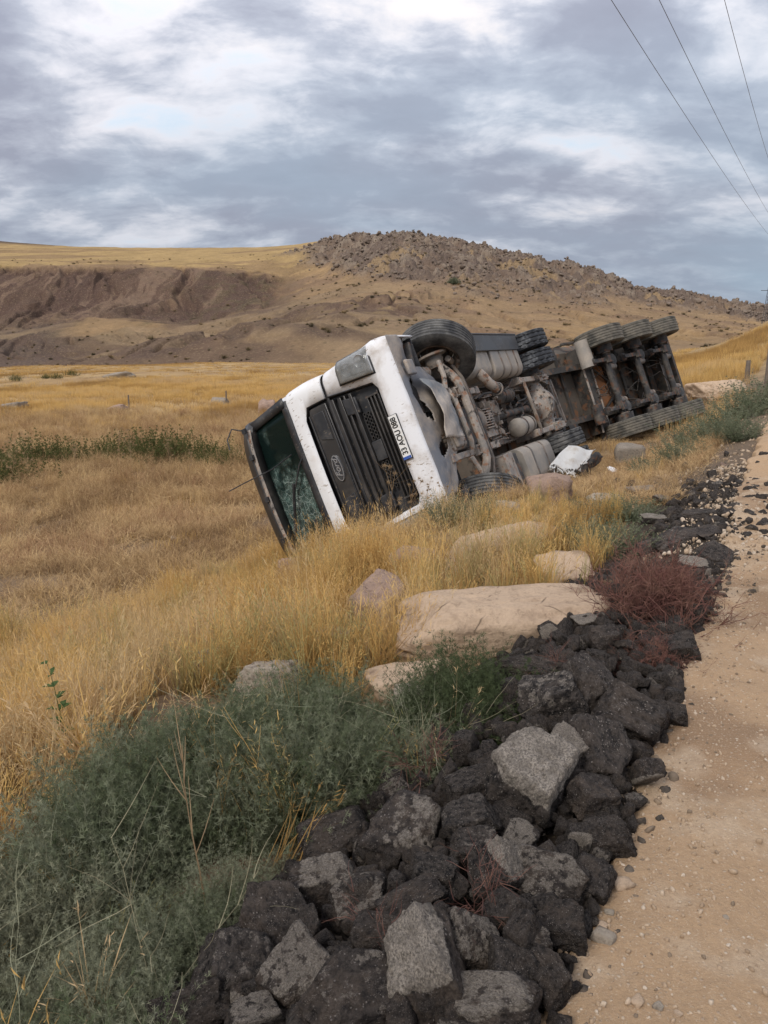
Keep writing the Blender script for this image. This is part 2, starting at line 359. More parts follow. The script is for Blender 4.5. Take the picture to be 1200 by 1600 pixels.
M['green'] = mat_grass('green_leaves', [(.075, .095, .045), (.13, .15, .085), (.21, .22, .145), (.30, .295, .20)], .75, .35)
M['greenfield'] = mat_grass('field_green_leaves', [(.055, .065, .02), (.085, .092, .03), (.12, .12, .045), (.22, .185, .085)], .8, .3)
M['scrub'] = mat_grass('hill_scrub', [(.07, .06, .035), (.13, .10, .055), (.20, .15, .08), (.3, .21, .11)], .9, .2)
M['palestem'] = mat_grass('pale_stem', [(.24, .25, .17), (.32, .30, .20), (.40, .33, .21)], .9, .2)
M['leafstem'] = mat_grass('fresh_leaf', [(.06, .10, .035), (.09, .14, .05)], .7, .3)
M['red'] = mat_grass('red_brown_twigs', [(.10, .045, .042), (.14, .062, .054), (.20, .11, .08), (.08, .045, .043)], .9, .15)
M['drystem'] = mat_grass('dry_stem', [(.32, .22, .13), (.40, .29, .17)], .9, .2)
M['wire'] = dusty('wire_metal', (.06, .06, .065), (.1, .1, .1), (.5, .8), 3, .5)
M['wood'] = dusty('weathered_wood', (.12, .095, .075), (.2, .17, .14), (.4, .7), 6, .9)

# ------------------------------------------------------------------ ground shape
RD = np.array([math.sin(R(28)), math.cos(R(28))]); RN = np.array([-RD[1], RD[0]]); E0 = np.array([0.47, 1.5])
_t = np.array([-400, 0, .5, 1, 2, 2.8, 4, 5.5, 8, 14, 25, 60, 150, 400.])
_z = np.array([0, 0, -.10, -.24, -.40, -.56, -1.0, -1.72, -2.25, -2.75, -3.1, -3.9, -5.4, -22.])
def smooth_prof(t):
    a = np.abs(t)
    w = .25 + .05 * a
    return (np.interp(t - w, _t, _z) + 2 * np.interp(t, _t, _z) + np.interp(t + w, _t, _z)) / 4
def edge_off(s): return .12 + .20 * (fbm(s * 1.3, s * 0 + 3.3, o=4, s=5) - .5) + .10 * (fbm(s * 5, s * 0 + 8, o=2, s=6) - .5)
def base_z(s, t):
    z = smooth_prof(t)
    r = .00055 * np.clip(s, 0, 90) ** 2
    z = z + r * np.exp(-np.clip(t, 0, None) / 16.) * np.exp(-np.clip(-t - 30, 0, None) / 60.)
    z = z - .0006 * np.clip(s - 70, 0, None) ** 1.7 * (t > -1e9)
    k = ss(t, .4, 3.0)
    z = z + k * (.16 * (fbm(s * .45, t * .45, o=3, s=2) - .5) + .9 * (fbm(s * .035, t * .035, o=2, s=3) - .5) * ss(t, 8, 40))
    z = z + .20 * np.exp(-((t - 2.5) / .9) ** 2) * ss(s, 4.5, 6) * (1 - ss(s, 6.8, 8.2)) - .36 * np.exp(-((t - 2.3) / 1.1) ** 2) * ss(s, 8.2, 10.5) * (1 - ss(s, 19, 24))
    z = z - .02 * np.exp(-((t - .55) / .35) ** 2) * (1 - ss(s, 4, 6))      # rubble heap base
    return z
def wz(x, y):
    x = np.asarray(x, float); y = np.asarray(y, float)
    s = (x - E0[0]) * RD[0] + (y - E0[1]) * RD[1]; t = (x - E0[0]) * RN[0] + (y - E0[1]) * RN[1]
    return base_z(s, t)
def st(x, y): return (x - E0[0]) * RD[0] + (y - E0[1]) * RD[1], (x - E0[0]) * RN[0] + (y - E0[1]) * RN[1]
def xy(s, t): return E0[0] + s * RD[0] + t * RN[0], E0[1] + s * RD[1] + t * RN[1]
def ray(px, py):
    u = -(py - 800) / F; return np.array([(px - 600) / F, math.cos(PITCH) + u * math.sin(PITCH), -math.sin(PITCH) + u * math.cos(PITCH)])
def ground(px, py, lift=0.0):
    d = ray(px, py); k = np.concatenate([np.arange(1.2, 12, .02), np.arange(12, 160, .2)])
    z = CZ + d[2] * k; g = wz(d[0] * k, d[1] * k) + lift
    i = np.argmax(z < g) if (z < g).any() else len(k) - 1
    k = k[i]; return Vector((d[0] * k, d[1] * k, CZ + d[2] * k)), float(k)   # k is also depth along the axis
def project(x, y, z):
    z = z - CZ; d = y * math.cos(PITCH) - z * math.sin(PITCH); u = y * math.sin(PITCH) + z * math.cos(PITCH)
    d = np.where(d < .05, .05, d); return 600 + F * x / d, 800 - F * u / d, d
def sgrid(*segs):
    out = []
    for a, b, n in segs: out.append(np.linspace(a, b, n, endpoint=False))
    return np.concatenate(out + [[segs[-1][1]]])
def grid_mesh(name, X, Y, Z, cols=None):
    a, b = X.shape; V = np.stack([X, Y, Z], -1).reshape(-1, 3)
    i = np.arange(a * b).reshape(a, b); Fc = np.stack([i[:-1, :-1], i[:-1, 1:], i[1:, 1:], i[1:, :-1]], -1).reshape(-1, 4)
    me = np_mesh(name, V, Fc, True)
    if cols is not None:
        at = me.color_attributes.new('col', 'FLOAT_COLOR', 'POINT'); C = np.ones((a * b, 4), np.float32); C[:, :3] = cols.reshape(-1, 3); at.data.foreach_set('color', C.ravel())
    return me
def lerp(a, b, f): return a + (np.array(b) - a) * f[..., None]
# field (everything left of the road)
S = sgrid((-30, -2, 40), (-2, 7, 220), (7, 22, 190), (22, 60, 140), (60, 200, 90), (200, 330, 20)); Tt = sgrid((-.35, 3, 110), (3, 10, 130), (10, 30, 90), (30, 150, 110), (150, 330, 30))
SS, TT = np.meshgrid(S, Tt, indexing='ij')
Zf = base_z(SS, TT); Xf, Yf = xy(SS, TT)
Zf = np.where(TT < 0, Zf - .06, Zf)
n1 = fbm(Xf * .25, Yf * .25, o=5, s=20); n2 = fbm(Xf * 2.2, Yf * 2.2, o=4, s=21); n3 = fbm(Xf * .06, Yf * .06, o=4, s=22)
C = np.zeros(Xf.shape + (3,)) + np.array((.33, .235, .135))
C = lerp(C, (.20, .14, .088), ss(n2, .48, .66) * .8); C = lerp(C, (.17, .115, .075), ss(fbm(Xf * .9, Yf * .9, o=4, s=97), .50, .58) * .8)
far = ss(TT, 14, 40); C = lerp(C, (.43, .295, .145), np.clip(far * ss(n1, .3, .6) + .25 * far, 0, 1))
C = lerp(C, (.30, .19, .09), ss(n3, .52, .68) * far * .7)
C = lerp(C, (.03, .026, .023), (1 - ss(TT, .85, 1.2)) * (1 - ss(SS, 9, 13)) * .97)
C = lerp(C, (.17, .125, .09), (1 - ss(TT, 1.6, 3.2)) * ss(SS, 7, 9) * (1 - ss(SS, 22, 28)) * .8)
C = lerp(C, (.36, .25, .12), ss(SS, 22, 40) * (1 - ss(TT, 10, 18)) * .8)
Zf = Zf + .03 * (n2 - .5) * ss(TT, .2, 1)
def mat_ground(name, sc_=1.0, det=.35):
    n = NT(name); c = n.attr('col'); P = n.geo.outputs['Position']
    c = n.mix(n.mr(n.noise(9 * sc_, 6, .7, P), .35, .7, 0, det), c, (.10, .07, .045))
    c = n.mix(n.mr(n.noise(40 * sc_, 4, .7, P), .55, .7, 0, det), c, (.46, .34, .2))
    n.bump(n.noise(30 * sc_, 6, .7, P), .8, .03 / sc_); return n.fin(c, .95, 0, .1)
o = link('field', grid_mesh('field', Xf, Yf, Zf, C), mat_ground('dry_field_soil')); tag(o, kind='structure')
# dirt road
TR = sgrid((-12, -5, 30), (-5, -1.2, 150), (-1.2, 0, 90)); SR = sgrid((-6, 6, 420), (6, 16, 200), (16, 60, 150), (60, 200, 60))
S2, T2 = np.meshgrid(SR, TR, indexing='ij')
fr = 1 - ss(-T2, 0, .8); T2 = T2 + edge_off(S2) * fr; X2, Y2 = xy(S2, T2)
Zr = base_z(S2, T2) + .02 + .055 * (fbm(S2 * .8, T2 * 1.1, o=3, s=30) - .5) + .05 * (fbm(S2 * 4, T2 * 5, o=4, s=31) - .5) + .012 * np.abs(fbm(S2 * 16, T2 * 16, o=2, s=33) - .5)
Zr = Zr + .10 * np.exp(-((S2 - 8.6) / 1.6) ** 2) * np.exp(-((T2 + 1.2) / 1.2) ** 2) + .16 * np.exp(-((S2 - 10.4) / 1.0) ** 2) * np.exp(-((T2 + .5) / .7) ** 2)
Zr = Zr - .03 * np.exp(-((T2 + 1.3 + .1 * (fbm(S2 * .4, S2 * 0, o=2, s=36) - .5)) / .22) ** 2)
Zr[:, -1] -= .14; Zr[:, -2] -= .012
m1 = fbm(X2 * 1.1, Y2 * 1.1, o=5, s=34); m2 = fbm(X2 * 6, Y2 * 6, o=4, s=35)
C = np.zeros(X2.shape + (3,)) + np.array((.405, .275, .165)); C = lerp(C, (.27, .175, .105), ss(m1, .46, .62) * .9); C = lerp(C, (.52, .41, .295), ss(m2, .5, .7) * .5)
C = lerp(C, (.50, .33, .19), ss(S2, 6, 9) * .5)
def mat_road():
    n = NT('packed_dirt'); c = n.attr('col'); P = n.geo.outputs['Position']
    c = n.mix(n.mr(n.noise(45, 6, .75, P), .4, .7, 0, .5), c, (.27, .185, .12))
    vd = n.vor(70, P); vc = n.vor(70, P, 'F1', 'Color'); sx = n.N.new('ShaderNodeSeparateColor'); n.L.new(vc, sx.inputs[0])
    spk = n.math('MULTIPLY', n.mr(vd, .2, .36, 1, 0), n.mr(sx.outputs[0], .70, .78, 0, .7)); c = n.mix(spk, c, n.mix(sx.outputs[1], (.62, .53, .42), (.40, .30, .22)))
    c = n.mix(n.mr(n.noise(160, 3, .7, P), .56, .7, 0, .45), c, (.62, .52, .4))
    n.bump(n.math('ADD', n.noise(55, 7, .75, P), n.math('MULTIPLY', spk, .35)), .8, .018); return n.fin(c, .95, 0, .1)
o = link('dirt_road', grid_mesh('dirt_road', X2, Y2, Zr, C), mat_road()); tag(o, kind='structure')
def road_z(x, y): 
    s, t = st(np.asarray(x, float), np.asarray(y, float)); return base_z(s, t) + .02 + .055 * (fbm(s * .8, t * 1.1, o=3, s=30) - .5) + .05 * (fbm(s * 4, t * 5, o=4, s=31) - .5)
# land right of the road, off to the horizon
S3, T3 = np.meshgrid(sgrid((-60, 200, 90)), -np.array([300, 200, 120, 80, 50, 30, 20, 15, 12, 11.]), indexing='ij'); X3, Y3 = xy(S3, T3)
C = np.zeros(X3.shape + (3,)) + np.array((.36, .25, .12))
o = link('roadside_land', grid_mesh('roadside_land', X3, Y3, base_z(S3, T3) - .04 + .5 * (fbm(S3 * .1, T3 * .1, o=3) - .5) * ss(-T3, 12, 30), C), mat_ground('roadside_soil')); tag(o, kind='structure')

# ------------------------------------------------------------------ hills
XN = np.array([-2400, -300, 0, 100, 200, 300, 400, 450, 500, 550, 600, 650, 700, 760, 800, 850, 900, 950, 1000, 1050, 1100, 1200, 1500, 3600.])
rows = [
 (210, [600, 600, 600, 600, 600, 600, 592, 586, 580, 575, 570, 565, 560, 557, 555, 555, 555, 555, 555, 553, 552, 550, 550, 550]),
 (290, [592, 595, 590, 568, 548, 527, 509, 503, 500, 500, 502, 505, 510, 515, 518, 520, 522, 524, 525, 527, 530, 530, 530, 530]),
 (345, [572, 580, 576, 572, 556, 540, 520, 508, 494, 486, 482, 485, 492, 497, 500, 500, 502, 505, 508, 512, 516, 520, 520, 520]),
 (430, [505, 520, 532, 510, 505, 512, 490, 478, 466, 458, 452, 450, 455, 464, 474, 474, 480, 485, 494, 500, 505, 512, 515, 515]),
 (520, [460, 472, 478, 474, 476, 484, 470, 458, 446, 428, 414, 406, 410, 420, 430, 438, 450, 460, 474, 480, 487, 500, 505, 505]),
 (585, [414, 418, 419, 419, 420, 421, 429, 434, 424, 398, 381, 376, 384, 393, 403, 413, 421, 439, 460, 462, 470, 487, 500, 505]),
 (690, [402, 404, 405, 404, 403, 402, 398, 393, 384, 372, 376, 374, 386, 398, 412, 424, 432, 448, 466, 470, 478, 492, 505, 508]),
 (820, [386, 388, 388, 388, 388, 388, 387, 384, 378, 380, 386, 390, 400, 412, 426, 438, 446, 460, 476, 480, 486, 496, 508, 510]),
 (1150, [372, 374, 377, 385, 392, 394, 394, 394, 394, 398, 404, 410, 420, 430, 440, 450, 460, 470, 485, 490, 495, 502, 510, 512]),
 (1900, [400, 400, 400, 402, 404, 404, 404, 404, 404, 408, 414, 420, 430, 440, 450, 460, 470, 480, 490, 495, 500, 508, 512, 514])]
XC = sgrid((-2400, -40, 110), (-40, 1240, 860), (1240, 3600, 90))
rr = np.array([r for r, _ in rows], float)
Hrow = []
for r, ys in rows:
    y = np.interp(XC, XN, ys); u = -(y - 800) / F
    Hrow.append(CZ + r * (-math.sin(PITCH) + u * math.cos(PITCH)) / (math.cos(PITCH) + u * math.sin(PITCH)))
Hrow = np.array([np.full(len(XC), -16.), np.full(len(XC), -14.)] + Hrow); rr = np.concatenate([[100, 165], rr])
ker = np.exp(-np.linspace(-2, 2, 25) ** 2); ker /= ker.sum()
Hs = np.array([np.convolve(np.pad(h, 12, 'edge'), ker, 'valid') for h in Hrow])
RR = sgrid((100, 250, 30), (250, 640, 330), (640, 900, 60), (900, 1900, 20))
# cubic (Catmull-Rom style) interpolation over distance, monotone tangents
dh = np.diff(Hs, axis=0) / np.diff(rr)[:, None]; tg = np.zeros_like(Hs); tg[1:-1] = np.where(dh[1:] * dh[:-1] > 0, 2 * dh[1:] * dh[:-1] / (dh[1:] + dh[:-1] + 1e-9), 0)
ix = np.clip(np.searchsorted(rr, RR, 'right') - 1, 0, len(rr) - 2); hh = (rr[ix + 1] - rr[ix])[:, None]; q = ((RR - rr[ix]) / hh[:, 0])[:, None]
HZ = (2 * q**3 - 3 * q**2 + 1) * Hs[ix] + (q**3 - 2 * q**2 + q) * hh * tg[ix] + (-2 * q**3 + 3 * q**2) * Hs[ix + 1] + (q**3 - q**2) * hh * tg[ix + 1]
kx = 1 / F / (math.cos(PITCH) + .267 * math.sin(PITCH))
HX = RR[:, None] * (XC[None] - 600) * kx; HY = np.repeat(RR[:, None], len(XC), 1); XX = np.repeat(XC[None], len(RR), 0)
a1 = fbm(HX * .012, HY * .012, o=5, s=40); a2 = fbm(HX * .05, HY * .05, o=5, s=41); a3 = fbm(HX * .16, HY * .16, o=4, s=42, g=.6)
# warp sideways for gullies running down the slope
gw = HX + 22 * (a1 - .5) * 4
gul = 1 - np.abs(2 * fbm(gw * .045 + HY * .010, HY * .009, o=4, s=44, g=.55) - 1)
cliff = ss(HY + 90 * (a2 - .5), 435, 490) * (1 - ss(HY + 60 * (a2 - .5) + 26 * (a3 - .5), 583, 600)) * (1 - ss(XX, 380, 500))
rocky = ss(XX + 60 * (a1 - .5) * 4 - (HY - 520) * -.25, 535, 600) * ss(HY + 240 * (a1 - .5) - np.clip(XX - 900, 0, 200) * .4, 405, 470) * (1 - ss(HY, 690, 780))
spur = ss(HY, 240, 280) * (1 - ss(HY, 400, 440))
fold = 1 - np.abs(2 * fbm(HX * .011 + HY * .006, HY * .014 - HX * .003, o=4, s=63) - 1)
HZ = HZ + 7 * (fold - .7) * ss(HY, 225, 260) * (1 - ss(HY, 420, 470)) * (1 - ss(XX, 560, 700)) - cliff * 5 * ss(gul, .6, .96) + cliff * 3.5 * (a3 - .5) - 3.2 * spur * ss(gul, .8, 1) * (1 - rocky) + 5 * (a2 - .5) * ss(HY, 230, 300) * (1 - .6 * ss(HY, 600, 700))
jag = 1 - np.abs(2 * fbm(HX * .045 + HY * .02, HY * .05, o=5, s=46, g=.6) - 1)
HZ = HZ + rocky * (15 * (jag - .72) + 9 * (a3 - .5) + 3.5 * (fbm(HX * .35, HY * .35, o=3, s=47) - .5))
gold = np.array((.40, .265, .115)); brn = np.array((.125, .078, .055)); 
C = np.zeros(HX.shape + (3,)) + np.array((.29, .195, .11))
C = lerp(C, (.35, .23, .115), ss(a1, .42, .6)); C = lerp(C, (.20, .13, .085), ss(a2, .5, .66) * .75)
pl = ss(HY, 592, 606) * (1 - ss(XX, 480, 560)); C = lerp(C, (.40, .275, .12), pl * .9)
tops = ss(fbm(HX * .016 + HY * .012, HY * .02 - HX * .006, o=4, s=59), .5, .6) * ss(HY, 205, 240) * (1 - ss(HY, 440, 470)) * (1 - ss(XX, 640, 760)); 
C = lerp(C, (.24, .155, .085), pl * ss(fbm(HX * .01, HY * .05, o=4, s=50), .56, .64) * .7)
C = lerp(C, (.105, .066, .05), np.clip(cliff * (1.05 - .5 * ss(a2, .6, .75)), 0, 1))
C = lerp(C, (.085, .052, .043), cliff * ss(gul, .7, .95) * .8)
st2 = fbm(gw * .11, HY * .012, o=4, s=61, g=.6); C = lerp(C, (.20, .135, .095), cliff * ss(st2, .54, .62) * .7); C = lerp(C, (.08, .052, .043), cliff * ss(-st2, -.46, -.36) * .6)
C = lerp(C, (.10, .095, .045), cliff * ss(HX, -200, -20) * ss(a3, .5, .6) * .5)
C = lerp(C, (.17, .13, .06), ss(HY, 360, 400) * (1 - ss(HY, 440, 480)) * (1 - ss(XX, 420, 520)) * ss(a2, .42, .55) * .7)
strata = fbm(HX * .012 + 3, HZ * .22, o=3, s=52)
sg = spur * (1 - ss(XX, 640, 760)); C = lerp(C, (.115, .075, .06), sg * np.clip(ss(strata, .50, .60) + .6 * ss(gul, .75, .95), 0, 1) * .85)
C = lerp(C, (.33, .235, .115), sg * ss(a3, .55, .7) * .5)
lowl = ss(HY, 205, 240) * (1 - ss(HY, 470, 520)) * (1 - ss(XX, 430, 620)); C = lerp(C, (.12, .08, .058), lowl * (.35 + .65 * ss(fbm(HX * .02, HZ * .15 + HY * .006, o=5, s=58), .46, .58)) * .8)
C = lerp(C, (.095, .07, .06), (1 - ss(XX, 60, 130)) * ss(HY, 230, 300) * (1 - ss(HY, 450, 480)) * .7)
C = lerp(C, (.29, .205, .12), tops * .6)
C = lerp(C, (.105, .07, .055), ss(fold, .84, .95) * ss(HY, 205, 240) * (1 - ss(HY, 430, 480)) * (1 - ss(XX, 600, 720)) * .75)
C = C * (.72 + .56 * fbm(HX * .09, HY * .09, o=5, s=64, g=.65))[..., None]
C = lerp(C, (.18, .13, .10), rocky * .97); C = lerp(C, (.13, .10, .085), rocky * ss(jag, .75, .95) * .75); C = lerp(C, (.30, .245, .19), rocky * ss(a3, .56, .70) * .6)
C = lerp(C, (.30, .21, .12), rocky * ss(a2, .60, .68) * (1 - ss(HY, 545, 580)) * .9)
C = lerp(C, (.07, .05, .045), ss(HY, 900, 1000) * .9)
def mat_hill():
    n = NT('hill_soil'); c = n.attr('col'); P = n.geo.outputs['Position']
    c = n.mix(n.mr(n.noise(.35, 8, .7, P), .35, .7, 0, .35), c, (.09, .065, .045)); c = n.mix(n.mr(n.noise(1.1, 5, .7, P), .52, .68, 0, .35), c, (.44, .33, .2))
    c = n.mix(n.mr(n.vor(.23, P), .10, .2, .45, 0), c, (.06, .055, .035))
    n.bump(n.noise(.5, 8, .75, P), .9, 1.2); return n.fin(c, .95, 0, .05)
o = link('hills', grid_mesh('hills', HX, HY, HZ, C), mat_hill()); tag(o, kind='structure')

# ------------------------------------------------------------------ scatter by geometry nodes
def scatter(name, variants, pos, rot, scl, tint, mat, idx=None, kind='stuff', label=None):
    pos = np.asarray(pos, np.float32); n = len(pos)
    me = bpy.data.meshes.new(name); me.vertices.add(n); me.vertices.foreach_set('co', pos.ravel())
    me.attributes.new('rot', 'FLOAT_VECTOR', 'POINT').data.foreach_set('vector', np.asarray(rot, np.float32).ravel())
    me.attributes.new('scl', 'FLOAT_VECTOR', 'POINT').data.foreach_set('vector', np.asarray(scl, np.float32).ravel())
    me.attributes.new('tint', 'FLOAT', 'POINT').data.foreach_set('value', np.asarray(tint, np.float32))
    if idx is None: idx = np.random.RandomState(n).randint(0, len(variants), n)
    me.attributes.new('idx', 'INT', 'POINT').data.foreach_set('value', np.asarray(idx, np.int32))
    cc = bpy.data.collections.new(name + '_kinds')
    for k, v in enumerate(variants):
        if not v.materials: v.materials.append(mat)
        cc.objects.link(bpy.data.objects.new('%s_kind%02d' % (name, k), v))
    o = link(name, me, mat); g = bpy.data.node_groups.new(name, 'GeometryNodeTree')
    g.interface.new_socket('Geometry', in_out='INPUT', socket_type='NodeSocketGeometry'); g.interface.new_socket('Geometry', in_out='OUTPUT', socket_type='NodeSocketGeometry')
    N = g.nodes; gi = N.new('NodeGroupInput'); go = N.new('NodeGroupOutput'); ip = N.new('GeometryNodeInstanceOnPoints'); ci = N.new('GeometryNodeCollectionInfo')
    ci.inputs[0].default_value = cc; ci.inputs[1].default_value = True; ci.inputs[2].default_value = True
    def at(nm, ty):
        a = N.new('GeometryNodeInputNamedAttribute'); a.data_type = ty; a.inputs[0].default_value = nm; return [x for x in a.outputs if x.enabled and x.name == 'Attribute'][0]
    g.links.new(gi.outputs[0], ip.inputs['Points']); g.links.new(ci.outputs[0], ip.inputs['Instance']); ip.inputs['Pick Instance'].default_value = True
    g.links.new(at('idx', 'INT'), ip.inputs['Instance Index']); e = N.new('FunctionNodeEulerToRotation'); g.links.new(at('rot', 'FLOAT_VECTOR'), e.inputs[0]); g.links.new(e.outputs[0], ip.inputs['Rotation'])
    g.links.new(at('scl', 'FLOAT_VECTOR'), ip.inputs['Scale']); g.links.new(ip.outputs[0], go.inputs[0])
    m = o.modifiers.new('scatter', 'NODES'); m.node_group = g
    tag(o, kind=kind, label=label); return o
def blades(n, H, spread, lean, w, rs, seg=3, heads=0.0, hvar=.35, curve=1.0, flat=0.0):
    """a tuft: n tapering curved blades"""
    base = rs.normal(0, spread, (n, 2)); ang = rs.rand(n) * 2 * np.pi; L_ = H * (1 - hvar * rs.rand(n)); ln = lean * (.3 + rs.rand(n))
    if flat: base = base * 1.6
    wd = rs.rand(n) * 2 * np.pi; V = []; Fs = []; Hh = []
    for i in range(n):
        d = np.array([math.cos(ang[i]), math.sin(ang[i])]); sx = np.array([-d[1], d[0]]) * math.cos(wd[i]) + d * math.sin(wd[i]) * .3; st_ = len(V)
        z0 = 0 if not flat else rs.rand() * .03
        for k in range(seg + 1):
            f = k / seg; out = ln[i] * L_[i] * f ** (1 + curve * .6); z = L_[i] * f * (1 - .35 * ln[i] * f) * (1 - flat) + z0
            ww = w * (1 - f) ** .7 * (.7 + .6 * rs.rand()) if k < seg else 0
            p = np.array([base[i, 0] + d[0] * out, base[i, 1] + d[1] * out, z])
            if k < seg:
                V.append(p - np.array([sx[0], sx[1], 0]) * ww); V.append(p + np.array([sx[0], sx[1], 0]) * ww); Hh += [f, f]
            else: V.append(p); Hh.append(1)
        for k in range(seg - 1): a = st_ + 2 * k; Fs += [(a, a + 1, a + 3), (a, a + 3, a + 2)]
        a = st_ + 2 * (seg - 1); Fs.append((a, a + 1, a + 2))
        if rs.rand() < heads:
            tip = V[-1]; 
            for q in range(5):
                b = len(V); dv = rs.normal(0, .010, 3); up = np.array([d[0] * .3, d[1] * .3, .9]) * .03
                c0 = tip - np.array([0, 0, .022 * q]) ; V += [c0, c0 + dv + up * .5 + np.array([w * 1.3, 0, 0]), c0 + dv * 2 + up]; Hh += [1, 1, 1]; Fs.append((b, b + 1, b + 2))
    return tri_mesh('tuft', V, Fs, Hh)
def tri_mesh(name, V, Fs, Hh):
    me = np_mesh(name, np.array(V), np.array(Fs)); at = me.attributes.new('h', 'FLOAT', 'POINT'); at.data.foreach_set('value', np.array(Hh, np.float32)); return me
def strip(V, Fs, Hh, P, w, sx, h=(0, 1)):
    st_ = len(V); n = len(P)
    for k, p in enumerate(P):
        f = k / (n - 1); ww = w * (1 - f * .75); V.append(p - sx * ww); V.append(p + sx * ww); Hh += [h[0] + (h[1] - h[0]) * f] * 2
    for k in range(n - 1): a = st_ + 2 * k; Fs += [(a, a + 1, a + 3), (a, a + 3, a + 2)]
def shrub(nst, H, spread, rs, leaf=.022, lw=.0028, nodes=13, per=3, dome=.8, stemw=.0016, leafless=.0, wig=.02, branch=0):
    V = []; Fs = []; Hh = []
    for i in range(nst):
        a = rs.rand() * 2 * np.pi; el = (rs.rand() ** .7) * dome; L_ = H * (.65 + .5 * rs.rand()); d = np.array([math.cos(a) * math.sin(el), math.sin(a) * math.sin(el), math.cos(el)])
        b = np.array([*(rs.normal(0, spread, 2)), 0]); sx = np.cross(d, rs.normal(0, 1, 3)); sx /= np.linalg.norm(sx) + 1e-9
        P = []; p = b.copy(); dd = d.copy()
        for k in range(nodes + 1):
            P.append(p.copy()); dd = dd + rs.normal(0, wig * 4, 3) + np.array([0, 0, .02]); dd /= np.linalg.norm(dd); p = p + dd * L_ / nodes
        strip(V, Fs, Hh, P[::2] + [P[-1]], stemw, sx)
        for k in range(2, nodes + 1):
            if rs.rand() < leafless: continue
            f = k / nodes
            for q in range(per):
                v = rs.normal(0, 1, 3) + dd * .9 + np.array([0, 0, .3]); v /= np.linalg.norm(v); ll = leaf * (.6 + .8 * rs.rand()) * (1.15 - .5 * f); s2 = np.cross(v, rs.normal(0, 1, 3)); s2 /= np.linalg.norm(s2) + 1e-9
                c = P[k]; st_ = len(V); V += [c, c + v * ll * .5 + s2 * lw, c + v * ll, c + v * ll * .5 - s2 * lw]; Hh += [f, f, min(1, f + .2), f]; Fs += [(st_, st_ + 1, st_ + 2), (st_, st_ + 2, st_ + 3)]
                # two side lobes: feathery leaf
                for sg_ in (-1, 1):
                    st_ = len(V); c2 = c + v * ll * .45; e = (v * .5 + s2 * sg_ * .8); V += [c2, c2 + e * ll * .5 + v * lw, c2 + e * ll * .25 - v * lw]; Hh += [f] * 3; Fs.append((st_, st_ + 1, st_ + 2))
    return tri_mesh('shrub', V, Fs, Hh)
def twigs(nst, H, spread, rs, w=.0015, dome=1.2, depth=2, wig=.1):
    V = []; Fs = []; Hh = []
    def grow(b, d, L_, lev, h0):
        n = 5; P = [b]; p = b
        for k in range(n): d = d + rs.normal(0, wig, 3); d /= np.linalg.norm(d); p = p + d * L_ / n; P.append(p)
        sx = np.cross(d, rs.normal(0, 1, 3)); sx /= np.linalg.norm(sx) + 1e-9; strip(V, Fs, Hh, P, w * (1 + lev * .5), sx, (h0, min(1, h0 + .5)))
        if lev > 0:
            for k in (2, 3, 4, 5):
                for q in range(1 + (rs.rand() < .5)):
                    e = d + rs.normal(0, .7, 3); e /= np.linalg.norm(e); grow(P[k], e, L_ * .5, lev - 1, min(1, h0 + .3))
    for i in range(nst):
        a = rs.rand() * 2 * np.pi; el = rs.rand() * dome; grow(np.array([*rs.normal(0, spread, 2), 0]), np.array([math.cos(a) * math.sin(el), math.sin(a) * math.sin(el), math.cos(el)]), H * (.6 + .5 * rs.rand()), depth, 0)
    return tri_mesh('twigs', V, Fs, Hh)
def inpoly(x, y, P):
    r = np.zeros(x.shape, bool); n = len(P)
    for i in range(n):
        x1, y1 = P[i]; x2, y2 = P[(i + 1) % n]
        c = ((y1 > y) != (y2 > y)) & (x < (x2 - x1) * (y - y1) / (y2 - y1 + 1e-12) + x1); r ^= c
    return r
def cand(n, s0, s1, t0, t1, rs):
    s = s0 + (s1 - s0) * rs.rand(n); t = t0 + (t1 - t0) * rs.rand(n); x, y = xy(s, t); z = base_z(s, t); px, py, d = project(x, y, z)
    return s, t, x, y, z, px, py, d

